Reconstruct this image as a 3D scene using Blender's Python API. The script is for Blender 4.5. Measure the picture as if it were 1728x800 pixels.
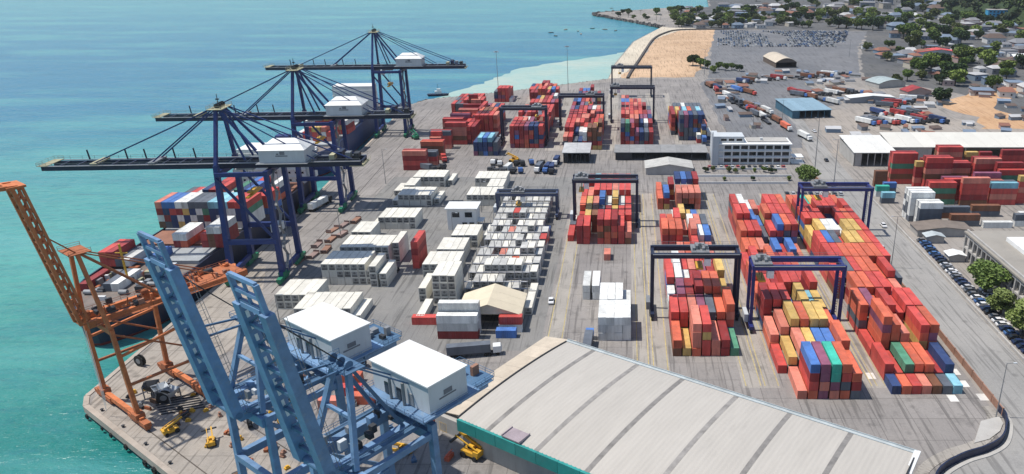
import bpy, math, random
from mathutils import Vector, Matrix, noise
R=math.radians
for o in list(bpy.data.objects): bpy.data.objects.remove(o)
sc=bpy.context.scene
COL=sc.collection
# ---------------------------------------------------------------- camera, sky, sun, exposure
H=112.0; PITCH=21.26; FPX=1285.0; W,HT=1728,800
cd=bpy.data.cameras.new('camera'); cam=bpy.data.objects.new('camera',cd); COL.objects.link(cam)
cam.location=(0,0,H); cam.rotation_euler=(R(90-PITCH),0,0)
cd.sensor_width=36; cd.lens=36*FPX/W; cd.shift_x=(864-1057)/W; cd.clip_end=60000; cd.clip_start=1
sc.camera=cam
wd=bpy.data.worlds.new('World'); sc.world=wd; wd.use_nodes=True
nt=wd.node_tree; sky=nt.nodes.new('ShaderNodeTexSky'); sky.sky_type='NISHITA'; sky.sun_disc=False
SUN_EL=66
sky.sun_elevation=R(SUN_EL); sky.sun_rotation=R(270); sky.altitude=50; sky.air_density=1.0; sky.dust_density=0.7; sky.ozone_density=1.0
nt.nodes['Background'].inputs[1].default_value=0.125
nt.links.new(sky.outputs[0],nt.nodes['Background'].inputs[0])
sd=bpy.data.lights.new('sun','SUN'); sd.energy=4.25; sd.angle=R(0.6); sd.color=(1,.95,.87)
so=bpy.data.objects.new('sun',sd); COL.objects.link(so); so.location=(-200,100,300)
so.rotation_euler=Vector((math.cos(R(SUN_EL)),-0.02,-math.sin(R(SUN_EL)))).to_track_quat('-Z','Y').to_euler()
sc.view_settings.view_transform='Standard'; sc.view_settings.look='None'; sc.view_settings.gamma=1
sc.view_settings.exposure=0.18; sc.view_settings.use_curve_mapping=False

# ---------------------------------------------------------------- helpers
def lin(h):
    h=h.lstrip('#'); c=[int(h[i:i+2],16)/255 for i in (0,2,4)]
    return tuple(x/12.92 if x<=.04045 else ((x+.055)/1.055)**2.4 for x in c)
_M={}
def mat(name,rgb,rough=.65,metal=0.0,var=.22,scale=.35,dirt=0.0,dirtcol=(.16,.10,.06),spec=.4,streak=False,world=False,stretch=None):
    if name in _M: return _M[name]
    m=bpy.data.materials.new(name); m.use_nodes=True; t=m.node_tree; L=t.links; N=t.nodes
    b=N['Principled BSDF']; b.inputs['Roughness'].default_value=rough; b.inputs['Metallic'].default_value=metal
    b.inputs['Specular IOR Level'].default_value=spec
    tc=N.new('ShaderNodeTexCoord'); oi=N.new('ShaderNodeObjectInfo')
    mp=N.new('ShaderNodeMapping')
    if world:
        ge=N.new('ShaderNodeNewGeometry'); L.new(ge.outputs['Position'],mp.inputs['Vector'])
    else: L.new(tc.outputs['Object'],mp.inputs['Vector'])
    if stretch: mp.inputs['Scale'].default_value=stretch
    if streak: mp.inputs['Scale'].default_value=(1,1,.15)
    mu=N.new('ShaderNodeMath'); mu.operation='MULTIPLY'; mu.inputs[1].default_value=37.0; L.new(oi.outputs['Random'],mu.inputs[0])
    n=N.new('ShaderNodeTexNoise'); n.noise_dimensions='4D'; n.inputs['Scale'].default_value=scale; n.inputs['Detail'].default_value=6; n.inputs['Roughness'].default_value=.65
    L.new(mp.outputs[0],n.inputs['Vector']); L.new(mu.outputs[0],n.inputs['W'])
    mr=N.new('ShaderNodeMapRange'); mr.inputs[1].default_value=.3; mr.inputs[2].default_value=.7
    mr.inputs[3].default_value=1-var; mr.inputs[4].default_value=1+var*.8; L.new(n.outputs[0],mr.inputs[0])
    # overall value shift per object
    mo=N.new('ShaderNodeMapRange'); mo.inputs[3].default_value=1-var*.6; mo.inputs[4].default_value=1+var*.5; L.new(oi.outputs['Random'],mo.inputs[0])
    mm=N.new('ShaderNodeMath'); mm.operation='MULTIPLY'; L.new(mr.outputs[0],mm.inputs[0]); L.new(mo.outputs[0],mm.inputs[1])
    vm=N.new('ShaderNodeVectorMath'); vm.operation='SCALE'; vm.inputs[0].default_value=rgb[:3]; L.new(mm.outputs[0],vm.inputs['Scale'])
    out=vm.outputs[0]
    if dirt>0:
        n2=N.new('ShaderNodeTexNoise'); n2.noise_dimensions='4D'; n2.inputs['Scale'].default_value=scale*2.3; n2.inputs['Detail'].default_value=8; n2.inputs['Roughness'].default_value=.75
        L.new(mp.outputs[0],n2.inputs['Vector']); L.new(mu.outputs[0],n2.inputs['W'])
        r2=N.new('ShaderNodeMapRange'); r2.inputs[1].default_value=.52; r2.inputs[2].default_value=.68; r2.inputs[4].default_value=dirt; L.new(n2.outputs[0],r2.inputs[0])
        mx=N.new('ShaderNodeMix'); mx.data_type='RGBA'; L.new(r2.outputs[0],mx.inputs['Factor']); L.new(out,mx.inputs['A']); mx.inputs['B'].default_value=(*dirtcol,1)
        out=mx.outputs['Result']
    L.new(out,b.inputs['Base Color']); _M[name]=m; return m

class MB:
    def __init__(s): s.v=[];s.f=[];s.m=[]
    def add(s,vs,fs,m=0):
        k=len(s.v); s.v+= [tuple(p) for p in vs]; s.f+=[tuple(k+i for i in f) for f in fs]; s.m+=[m]*len(fs); return s
    def box(s,x0,x1,y0,y1,z0,z1,m=0):
        return s.add([(x0,y0,z0),(x1,y0,z0),(x1,y1,z0),(x0,y1,z0),(x0,y0,z1),(x1,y0,z1),(x1,y1,z1),(x0,y1,z1)],
          [(0,3,2,1),(4,5,6,7),(0,1,5,4),(1,2,6,5),(2,3,7,6),(3,0,4,7)],m)
    def cb(s,c,d,m=0):
        return s.box(c[0]-d[0]/2,c[0]+d[0]/2,c[1]-d[1]/2,c[1]+d[1]/2,c[2]-d[2]/2,c[2]+d[2]/2,m)
    def beam(s,p,q,w,h=None,m=0,w2=None,h2=None):
        p=Vector(p);q=Vector(q);h=h or w;w2=w2 or w;h2=h2 or h
        d=(q-p).normalized(); up=Vector((0,0,1)) if abs(d.z)<.93 else Vector((1,0,0))
        a=d.cross(up).normalized(); b=a.cross(d).normalized()
        vs=[]
        for c,ww,hh in((p,w,h),(q,w2,h2)):
            for sa,sb in((-1,-1),(1,-1),(1,1),(-1,1)): vs.append(c+a*sa*ww/2+b*sb*hh/2)
        return s.add(vs,[(0,1,2,3),(7,6,5,4),(0,4,5,1),(1,5,6,2),(2,6,7,3),(3,7,4,0)],m)
    def tube(s,p,q,r,n=8,m=0,r2=None,cap=True):
        p=Vector(p);q=Vector(q);r2=r if r2 is None else r2
        d=(q-p).normalized(); up=Vector((0,0,1)) if abs(d.z)<.93 else Vector((1,0,0))
        a=d.cross(up).normalized(); b=a.cross(d).normalized(); vs=[]
        for c,rr in((p,r),(q,r2)):
            for i in range(n):
                t=2*math.pi*i/n; vs.append(c+a*math.cos(t)*rr+b*math.sin(t)*rr)
        fs=[(i,(i+1)%n,n+(i+1)%n,n+i) for i in range(n)]
        if cap: fs+=[tuple(range(n))[::-1],tuple(range(n,2*n))]
        return s.add(vs,fs,m)
    def prism(s,pts,z0,z1,m=0):
        n=len(pts); vs=[(x,y,z0) for x,y in pts]+[(x,y,z1) for x,y in pts]
        return s.add(vs,[tuple(range(n))[::-1],tuple(range(n,2*n))]+[(i,(i+1)%n,n+(i+1)%n,n+i) for i in range(n)],m)
    def mesh(s,name,mats):
        me=bpy.data.meshes.new(name); me.from_pydata(s.v,[],s.f)
        for x in (mats if isinstance(mats,(list,tuple)) else [mats]): me.materials.append(x)
        if any(s.m): me.polygons.foreach_set('material_index',s.m)
        me.update(); return me
    def build(s,name,mats,parent=None,loc=None,rz=0,smooth=False):
        me=s.mesh(name,mats)
        if smooth: me.polygons.foreach_set('use_smooth',[True]*len(me.polygons))
        return obj(name,me,parent,loc,rz)
def obj(name,me,parent=None,loc=None,rz=0):
    o=bpy.data.objects.new(name,me); COL.objects.link(o)
    if parent is not None: o.parent=parent
    if loc is not None: o.location=loc
    if rz: o.rotation_euler=(0,0,rz)
    return o
def tag(o,label,cat,group=None):
    o['label']=label; o['category']=cat
    if group: o['group']=group
    return o
def thing(name,label,cat,loc=(0,0,0),rz=0,group=None):
    o=bpy.data.objects.new(name,None); COL.objects.link(o); o.location=loc; o.rotation_euler=(0,0,rz); o.empty_display_size=.5
    return tag(o,label,cat,group)
def struct(o): o['kind']='structure'; return o
def dup(src,loc,rz=0,label=None,group=None,parent=None,scale=None):
    c=src.copy(); COL.objects.link(c)
    if parent is None:
        c.location=loc; c.rotation_euler=(0,0,rz)
        if label: c['label']=label
        if group: c['group']=group
        if scale: c.scale=(scale,)*3 if not isinstance(scale,tuple) else scale
    else: c.parent=parent
    for ch in src.children: dup(ch,None,parent=c)
    return c
ORD='first second third fourth fifth sixth seventh eighth ninth tenth eleventh twelfth thirteenth fourteenth fifteenth sixteenth seventeenth eighteenth nineteenth twentieth'.split()
TEN=['','','twenty','thirty','forty','fifty','sixty','seventy','eighty','ninety']
def nth(i):
    if i<20: return ORD[i]
    n=i+1
    if n<100:
        t,u=divmod(n,10)
        return (TEN[t][:-1]+'ieth') if u==0 else TEN[t]+'-'+ORD[u-1]
    return 'hundred-and-'+nth(n-101) if n>100 else 'hundredth'

# ---------------------------------------------------------------- materials
navy=mat('navy_crane_paint',(.016,.036,.15),.5,var=.25,dirt=.35,dirtcol=(.10,.07,.05),scale=.3)
navy2=mat('dark_navy_paint',(.013,.02,.05),.5,var=.3,dirt=.3,dirtcol=(.08,.06,.05))
ltblue=mat('blue_crane_paint',(.14,.25,.41),.5,var=.25,dirt=.5,dirtcol=(.26,.29,.30),scale=.4)
ltblue2=mat('deep_blue_crane_paint',(.07,.145,.25),.5,var=.25,dirt=.3,dirtcol=(.1,.1,.1),scale=.4)
orange=mat('orange_crane_paint',(.54,.165,.055),.65,var=.25,dirt=.6,dirtcol=(.17,.06,.03),scale=.5)
orange2=mat('rusty_orange_paint',(.36,.115,.045),.75,var=.3,dirt=.7,dirtcol=(.12,.05,.03),scale=.6)
green=mat('green_bogie_paint',(.015,.19,.10),.55,var=.25,dirt=.4)
yellow=mat('yellow_machine_paint',(.62,.34,.03),.5,var=.15,dirt=.3)
pale=mat('pale_platform_grating',(.36,.34,.22),.8,var=.3)
steel=mat('grey_galvanised_steel',(.26,.27,.28),.5,metal=.3,var=.2,dirt=.3)
dark=mat('dark_machinery_steel',(.035,.037,.042),.6,var=.3)
rubber=mat('black_rubber',(.018,.018,.018),.85)
whitep=mat('white_painted_sheet',(.72,.725,.71),.5,var=.1,dirt=.35,dirtcol=(.45,.42,.38),scale=.25)
greyp=mat('light_grey_panel',(.50,.53,.55),.55,var=.08,dirt=.25,dirtcol=(.3,.3,.3),streak=True)
glass=mat('dark_window_glass',(.012,.018,.024),.08,var=.2,spec=.6)
concrete=mat('quay_concrete',(.36,.31,.26),.9,var=.22,scale=.12,dirt=.5,dirtcol=(.2,.16,.13),world=True)
conc2=mat('grey_concrete',(.40,.385,.36),.9,var=.15,scale=.2,dirt=.35,dirtcol=(.22,.2,.18))
whitewall=mat('white_plaster_wall',(.70,.70,.68),.8,var=.1,dirt=.3,dirtcol=(.4,.38,.34),streak=True)
tanroof=mat('tan_sheet_roof',(.50,.43,.34),.7,var=.14,dirt=.3,dirtcol=(.3,.25,.2))
brick=mat('red_brown_wall_paint',(.30,.165,.115),.85,var=.25,dirt=.4)
teal=mat('teal_fascia_sheet',(.03,.27,.25),.5,var=.18,dirt=.25,dirtcol=(.1,.15,.14))
CONT={'r':('red',(.54,.075,.062)),'R':('dark red',(.30,.034,.034)),'o':('orange red',(.60,.135,.072)),'s':('salmon',(.62,.21,.15)),
 'y':('tan yellow',(.60,.40,.13)),'b':('blue',(.07,.17,.44)),'B':('navy blue',(.03,.055,.15)),'w':('white',(.70,.70,.67)),
 'g':('green',(.08,.24,.15)),'t':('sea green',(.05,.42,.31)),'p':('mauve',(.27,.09,.15)),'k':('slate grey',(.11,.125,.15)),'c':('pale blue',(.25,.52,.62)),'n':('brown',(.20,.085,.045)),'v':('greyish white',(.46,.455,.43))}
CM={k:mat('container_'+v[0].replace(' ','_'),v[1],.6,var=.34,scale=.3,dirt=.62,dirtcol=tuple(.4*c+.07 for c in v[1]),streak=True) for k,v in CONT.items()}
reeferw=mat('white_reefer_paint',(.68,.655,.58),.55,var=.16,scale=.3,dirt=.5,dirtcol=(.44,.41,.35),streak=True)
# ---------------------------------------------------------------- ground and water
def groundmat(name,c1,c2,stain,sc=.03,slab=None,rough=.9,lines=0):
    m=bpy.data.materials.new(name); m.use_nodes=True; t=m.node_tree; L=t.links; N=t.nodes; b=N['Principled BSDF']
    b.inputs['Roughness'].default_value=rough; b.inputs['Specular IOR Level'].default_value=.25
    ge=N.new('ShaderNodeNewGeometry')
    def noi(scale,det=8,ro=.65,vec=None):
        n=N.new('ShaderNodeTexNoise'); n.inputs['Scale'].default_value=scale; n.inputs['Detail'].default_value=det; n.inputs['Roughness'].default_value=ro
        L.new(vec or ge.outputs['Position'],n.inputs['Vector']); return n.outputs[0]
    def rng(x,a,b2,c=0,d=1):
        r=N.new('ShaderNodeMapRange'); r.inputs[1].default_value=a; r.inputs[2].default_value=b2; r.inputs[3].default_value=c; r.inputs[4].default_value=d; L.new(x,r.inputs[0]); return r.outputs[0]
    def mix(f,a,bc):
        x=N.new('ShaderNodeMix'); x.data_type='RGBA'; L.new(f,x.inputs['Factor'])
        for s,v in(('A',a),('B',bc)):
            if isinstance(v,tuple): x.inputs[s].default_value=(*v,1)
            else: L.new(v,x.inputs[s])
        return x.outputs['Result']
    out=mix(rng(noi(sc),.35,.65),c1,c2)
    mp=N.new('ShaderNodeMapping'); mp.inputs['Scale'].default_value=(1,.12,1); L.new(ge.outputs['Position'],mp.inputs['Vector'])
    out=mix(rng(noi(.35,6,.7,mp.outputs[0]),.5,.75,0,.45),out,stain)      # wheel-worn streaks along the lanes
    out=mix(rng(noi(.12,9,.75),.52,.68,0,.75),out,stain)
    out=mix(rng(noi(.011,5,.6),.5,.62,0,.35),out,tuple(min(1,x*1.25) for x in c2))
    out=mix(rng(noi(.045,9,.8),.58,.66,0,.5),out,tuple(x*.7 for x in stain))
    out=mix(rng(noi(1.7,4,.6),.35,.75,0,.18),out,tuple(min(1,x*1.7) for x in c2))
    if slab:
        br=N.new('ShaderNodeTexBrick'); br.offset=0; br.inputs['Scale'].default_value=1; br.inputs['Brick Width'].default_value=slab; br.inputs['Row Height'].default_value=slab
        br.inputs['Mortar Size'].default_value=.09; br.inputs['Color1'].default_value=(1,1,1,1); br.inputs['Color2'].default_value=(.86,.86,.86,1); br.inputs['Mortar'].default_value=(.45,.45,.45,1)
        L.new(ge.outputs['Position'],br.inputs['Vector'])
        x=N.new('ShaderNodeMix'); x.data_type='RGBA'; x.blend_type='MULTIPLY'; x.inputs['Factor'].default_value=.8; L.new(out,x.inputs['A']); L.new(br.outputs[0],x.inputs['B']); out=x.outputs['Result']
    # oil drips and tyre tracks
    vo=N.new('ShaderNodeTexVoronoi'); vo.inputs['Scale'].default_value=.16; L.new(ge.outputs['Position'],vo.inputs['Vector'])
    out=mix(rng(vo.outputs['Distance'],.06,.2,.45,0),out,tuple(x*.5 for x in stain))
    mp2=N.new('ShaderNodeMapping'); mp2.inputs['Scale'].default_value=(1,.035,1); L.new(ge.outputs['Position'],mp2.inputs['Vector'])
    out=mix(rng(noi(1.1,3,.5,mp2.outputs[0]),.54,.64,0,.55),out,tuple(x*.62 for x in stain))
    L.new(out,b.inputs['Base Color']); return m
def sheet(name,pts,z,m,thick=None,rough=0):
    mb=MB()
    if rough:
        q=random.Random(len(pts)*7+int(abs(pts[0][0]))); o=[]
        for a,b in zip(pts,pts[1:]+pts[:1]):
            n=max(1,int(math.hypot(b[0]-a[0],b[1]-a[1])/9))
            for i in range(n): o.append((a[0]+(b[0]-a[0])*i/n+q.uniform(-rough,rough),a[1]+(b[1]-a[1])*i/n+q.uniform(-rough,rough)))
        pts=o
    if thick: mb.prism(pts,z-thick,z)
    else: mb.add([(x,y,z) for x,y in pts],[tuple(range(len(pts)))])
    return struct(mb.build(name,m))
U=Vector((.81,-.586)); NN=Vector((.586,.81)); C0=Vector((-139.7,167.6))
def Q(s,t): p=C0+U*s+NN*t; return (p.x,p.y)
coast=[Q(330,0),Q(0,0),(-142.3,172),(-142.5,258),(-143.5,300),(-160,552),(-150,576),(-98,606),(-50,642),(-16,668),(-11,760),(8,930),(30,1020),(52,1105),(30,1150),
 (-20,1245),(-52,1305),(-40,1335),(5,1365),(50,1405),(105,1430),(150,1440),(172,1700),(300,2600),(700,3600),(6000,5200),(6000,-2500),(1500,-1200)]
earth=groundmat('dusty_grey_earth',(.20,.19,.18),(.30,.27,.24),(.13,.125,.12),.02)
ground=sheet('ground',coast,0,earth,thick=9)
apron_m=groundmat('worn_apron_concrete',(.205,.192,.184),(.285,.264,.246),(.125,.117,.113),.03,slab=9)
quay_m=groundmat('pale_quay_concrete',(.29,.262,.23),(.36,.32,.275),(.16,.14,.122),.06,slab=7)
asphalt=groundmat('faded_asphalt',(.235,.23,.22),(.29,.28,.265),(.18,.175,.17),.03)
dkasph=groundmat('grey_asphalt_yard',(.125,.13,.14),(.175,.175,.18),(.095,.095,.10),.02)
sand=groundmat('orange_beach_sand',(.40,.265,.16),(.53,.37,.24),(.25,.155,.09),.018)
sand2=groundmat('pale_beach_sand',(.47,.415,.325),(.54,.475,.375),(.38,.32,.24),.02)
dirt=groundmat('orange_dirt',(.42,.25,.13),(.5,.33,.2),(.34,.17,.08),.03)
runway=groundmat('pale_runway_concrete',(.275,.255,.228),(.33,.305,.272),(.175,.163,.148),.08)
grass=groundmat('dry_grass_verge',(.12,.13,.055),(.22,.20,.10),(.28,.24,.16),.08)
sheet('port_apron',[Q(230,19),Q(0.5,19),Q(0.5,.8),(-141.5,175),(-141.7,258),(-142.7,300),(-158.8,551),(-149,574),(-97,603),(-40,640),(30,668),(62,660),(62,430),(94,420),(94,130),(110,60)],.004,apron_m)
sheet('quay_deck',[Q(230,.8),Q(230,18.6),Q(4,18.6),Q(2,45),(-133,258),(-140.5,258),(-141.5,175),Q(0.6,.8)],.008,quay_m)
sheet('road',[(95.6,166),(95.3,160),(91,152.2),(85.2,148),(78.4,145.1),(72.2,141),(68.8,136.6),(66.5,118),(112.6,118),(113.6,340),(117,480),(120,525),(112,525),(104,430),(99,385),(95.8,300)],.008,asphalt)
sheet('asphalt_yard',[(-118,205),(-80,196),(-25.5,196),(-25.5,372),(-118,372)],.008,groundmat('worn_asphalt',(.165,.163,.16),(.225,.218,.205),(.115,.113,.11),.025))
sheet('truck_yard',[(62.2,430),(103.5,430),(108,470),(111,520),(160,560),(150,640),(200,665),(70,668),(62,640)],.014,dkasph,rough=1.2)
sheet('paved_lot',[(72,672),(205,672),(262,880),(320,1040),(120,1060),(96,880)],.034,dkasph,rough=1.5)
sheet('vehicle_yard',[(118,420),(260,420),(258,486),(205,520),(170,555),(128,520)],.026,rough=2,m=groundmat('yard_tan',(.26,.235,.21),(.33,.29,.25),(.18,.165,.15),.03))
sheet('sand_flat',[(-6,672),(60,676),(76,760),(98,900),(122,1058),(70,1050),(34,950),(14,780)],.022,sand,rough=2.2)
sheet('beach',[(-15.5,669),(-6,672),(14,780),(34,950),(70,1050),(122,1058),(122,1072),(60,1085),(50,1100),(31,1018),(9,928),(-10,758)],.010,sand2)
sheet('town_ground',[(262,420),(900,380),(1400,1000),(900,1060),(500,1100),(640,1700),(172,1690),(152,1442),(90,1400),(75,1090),(124,1066),(322,1044),(264,880),(207,672),(262,600)],.018,rough=3,m=groundmat('dark_town_ground',(.075,.08,.09),(.13,.125,.12),(.055,.062,.055),.015))
sheet('dirt_track',[(228,478),(258,478),(275,500),(262,545),(300,590),(345,640),(338,652),(285,612),(246,575),(226,545),(240,512)],.030,dirt,rough=2.5)
for i,(a,b) in enumerate(((-24.5,-19),(1.8,6.6),(7.0,12.2),(31.4,36.6),(36.9,41.5),(62.6,66.6),(67.2,70.2))):
    sheet('crane_runway',[(a,176),(b,176),(b,345),(a,345)],.012,runway)
for i,(a,b) in enumerate(((-75,-70),(-47,-37),(-14,-6),(15,21),(29,33))):
    sheet('crane_runway',[(a,424),(b,424),(b,600),(a,600)],.012,runway)
wp=mat('worn_white_road_paint',(.62,.6,.56),.8,var=.2,world=True,scale=.5)
for i,(x,y) in enumerate(((89.8,190),(90,198.5),(90.2,207),(91,216),(84.6,169.5),(90.3,176.5),(90.4,182.6),(92.6,170),(66.3,180.5),(92.5,224))):
    sheet('painted_marking',[(x,y),(x+2.3,y),(x+2.3,y+3.2),(x,y+3.2)],.016,wp)

yp=mat('worn_yellow_line',(.42,.33,.12),.85,var=.4,world=True,scale=.8,dirt=.8,dirtcol=(.25,.23,.2))
for i,x in enumerate((-23.8,-19.6,3.0,6.2,7.6,11.6,32.2,36.2,37.4,41.0,63.2,66.2,67.6,69.8,90.6)):
    sheet('painted_line',[(x,177),(x+.22,177),(x+.22,344),(x,344)],.017,yp)
def watermat(name,shallow=False):
    m=bpy.data.materials.new(name); m.use_nodes=True; t=m.node_tree; L=t.links; N=t.nodes; b=N['Principled BSDF']
    b.inputs['Roughness'].default_value=.24; b.inputs['IOR'].default_value=1.33; b.inputs['Specular IOR Level'].default_value=.5
    ge=N.new('ShaderNodeNewGeometry'); sp=N.new('ShaderNodeSeparateXYZ'); L.new(ge.outputs['Position'],sp.inputs[0])
    def noi(scale,det=6,sx=1,sy=1):
        mp=N.new('ShaderNodeMapping'); mp.inputs['Scale'].default_value=(sx,sy,1); L.new(ge.outputs['Position'],mp.inputs['Vector'])
        n=N.new('ShaderNodeTexNoise'); n.inputs['Scale'].default_value=scale; n.inputs['Detail'].default_value=det; n.inputs['Roughness'].default_value=.6; L.new(mp.outputs[0],n.inputs['Vector']); return n.outputs[0]
    def rng(x,a,b2,c=0,d=1):
        r=N.new('ShaderNodeMapRange'); r.inputs[1].default_value=a; r.inputs[2].default_value=b2; r.inputs[3].default_value=c; r.inputs[4].default_value=d; L.new(x,r.inputs[0]); return r.outputs[0]
    def mix(f,a,bc):
        x=N.new('ShaderNodeMix'); x.data_type='RGBA'; L.new(f,x.inputs['Factor'])
        for s,v in(('A',a),('B',bc)):
            if isinstance(v,tuple): x.inputs[s].default_value=(*v,1)
            else: L.new(v,x.inputs[s])
        return x.outputs['Result']
    def math_(op,a,bv):
        x=N.new('ShaderNodeMath'); x.operation=op; L.new(a,x.inputs[0])
        if isinstance(bv,(int,float)): x.inputs[1].default_value=bv
        else: L.new(bv,x.inputs[1])
        return x.outputs[0]
    if shallow:
        out=mix(rng(noi(.012),.35,.65),(.30,.46,.41),(.42,.50,.42))
        out=mix(rng(noi(.05),.45,.75,0,.5),out,(.22,.44,.43))
    else:
        # depth and sediment zones plus painted-in sky reflection towards blue, wandering with noise
        wob=math_('MULTIPLY',math_('SUBTRACT',noi(.006,5,1,2.2),.5),260.0)
        d=math_('ADD',sp.outputs['Y'],wob)
        out=mix(rng(d,120,285),(.001,.135,.12),(.075,.31,.27))
        out=mix(rng(d,290,560),out,(.025,.17,.275))
        out=mix(rng(d,800,1500),out,(.06,.26,.30))
        out=mix(rng(noi(.02,7,1,3),.5,.75,0,.45),out,(.015,.13,.20))
        out=mix(rng(noi(.16,8,.7,3.2),.5,.72,0,.5),out,(.012,.12,.15))
        out=mix(rng(noi(.33,6,.8,2.6),.58,.72,0,.22),out,(.11,.34,.34))
        out=mix(rng(noi(.008,5,.6,2.4),.48,.68,0,.65),out,(.10,.34,.32))
    L.new(out,b.inputs['Base Color'])
    bu=N.new('ShaderNodeBump'); bu.inputs['Strength'].default_value=.5; bu.inputs['Distance'].default_value=1.6
    h=math_('ADD',noi(.22,5,1,1.8),math_('MULTIPLY',noi(.05,4,1,2.5),1.5)); L.new(h,bu.inputs['Height']); L.new(bu.outputs[0],b.inputs['Normal'])
    return m
sheet('sea',[(-30000,-3000),(9000,-3000),(9000,40000),(-30000,40000)],-3.2,watermat('sea_water'))
sheet('shallow_water',[(-150,590),(-150,600),(-128,655),(-103,747),(-75,780),(-36,820),(-2,862),(14,940),(30,1030),(45,1090),(60,1100),(40,1000),(20,900),(0,760),(-10,660),(-50,630),(-98,590)],-3.17,watermat('shallow_sandy_water',True),rough=3)

# quay walls with fenders
qw=thing('quay_wall','pale concrete quay wall with black tyre fenders along the water','quay wall',(0,0,0))
mb=MB()
for a,b in((Q(230,0),Q(0,0)),(Q(0,0),(-142.3,172)),((-142.3,172),(-142.5,258)),((-142.5,258),(-143.5,300)),((-143.5,300),(-160,552))):
    mb.beam((a[0],a[1],-.75),(b[0],b[1],-.75),1.3,1.9)
mb.build('coping',concrete,qw)
fm=MB()
for k in range(10):
    t=2*math.pi*k/10; t2=2*math.pi*(k+1)/10
    fm.tube((.85*math.cos(t),0,.85*math.sin(t)),(.85*math.cos(t2),0,.85*math.sin(t2)),.33,6)
fme=fm.mesh('fender',rubber)
frr=random.Random(3)
for i in range(20):
    s=3+i*7.4+frr.uniform(-2,2); x,y=Q(s,-.95); f_=obj('fender',fme,qw,(x,y,-2.0+frr.uniform(-.4,.2)),math.atan2(U.y,U.x)); f_.scale=(frr.uniform(.5,1.0),)*3
for i in range(30):
    y=180+i*12; x=-143.2 if y<300 else -144.4-(y-300)*.0655; obj('fender',fme,qw,(x-.05,y,-2.0),R(90))
bm_=MB().tube((0,0,0),(0,0,.45),.28,8).tube((0,0,.45),(0,0,.6),.42,8).mesh('bollard',dark)
for i in range(12):
    x,y=Q(6+i*12,1.5); tag(obj('bollard',bm_,None,(x,y,.01)),'black mooring bollard, %s from the corner of the near quay'%nth(i),'bollard','bollards on the near quay')
rail_m=mat('rail_steel',(.10,.085,.07),.5,metal=.4)
for t in(4.5,20.2):
    a=Q(-.5,t);b=Q(225,t); struct(MB().beam((a[0],a[1],.03),(b[0],b[1],.03),.25,.06).build('crane_rail',rail_m))
for off in(3.6,21.0):
    struct(MB().beam((-142+off,235,.03),(-160+off,540,.03),.25,.06).build('crane_rail',rail_m))

# road wall (red-brown) with panels and a curved barrier at the corner
wl=thing('boundary_wall','long red-brown boundary wall between container yard and road','wall',(95.1,0,0))
pm=MB().box(-.12,.12,0,5.9,0,2.0).box(-.16,.16,0,5.9,2.0,2.14).mesh('wall_panel',brick)
po=MB().box(-.2,.2,-.16,.16,0,2.3).mesh('post',brick)
for i in range(34):
    obj('wall_panel',pm,wl,(0,163.4+i*6.06,0)); obj('post',po,wl,(0,163.3+i*6.06,0))
wr=thing('kerb_wall','low pale concrete wall along the far side of the road','wall',(113.4,0,0))
km=MB().box(-.25,.25,0,7.9,0,.9).mesh('wall_panel',conc2)
for i in range(26): obj('wall_panel',km,wr,(i*.02,134+i*8,0))
import itertools
def curve_pts(P,n):
    out=[]
    for i in range(len(P)-1):
        p0=P[max(i-1,0)];p1=P[i];p2=P[i+1];p3=P[min(i+2,len(P)-1)]
        for k in range(n):
            t=k/n; out.append(tuple(.5*((2*p1[j])+(-p0[j]+p2[j])*t+(2*p0[j]-5*p1[j]+4*p2[j]-p3[j])*t*t+(-p0[j]+3*p1[j]-3*p2[j]+p3[j])*t**3) for j in range(2)))
    out.append(P[-1]); return out
cp=curve_pts([(95.0,165),(94.7,160.5),(90.3,152.8),(84.8,148.7),(78,145.8),(71.6,141.6),(68.0,137),(66,130)],6)
bar=thing('curved_barrier','dark curved crash barrier on pale kerb where the road bends','barrier',(0,0,0))
mb=MB(); mk=MB(); mw=MB()
for a,b in zip(cp,cp[1:]):
    mb.beam((a[0],a[1],1.0),(b[0],b[1],1.0),.35,2.0); mk.beam((a[0]+.9,a[1]-.9,.1),(b[0]+.9,b[1]-.9,.1),.9,.2); mw.beam((a[0]-2.2,a[1]+2.2,.06),(b[0]-2.2,b[1]+2.2,.06),2.6,.12)
mb.build('barrier_panel',navy2,bar); mk.build('kerb',conc2,bar); mw.build('footpath',runway,bar)
pad=MB().prism([(88.5,160.5),(94,162.5),(93.6,159.5),(91.4,156.4),(87.4,153.2),(83,151.6)],.012,.3).build('concrete_ramp',conc2)
tag(pad,'pale concrete ramp inside the curved barrier','ramp')
# ---------------------------------------------------------------- big warehouse in the foreground
WU=Vector((.848,-.530)); WN=Vector((-.530,-.848)); W0=Vector((-16.5,185.4))
rzw=math.atan2(WU.y,WU.x)
wh=thing('warehouse','large foreground warehouse with pale barrel roof and teal gutter fascia','warehouse',(W0.x,W0.y,0),rzw)
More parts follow.
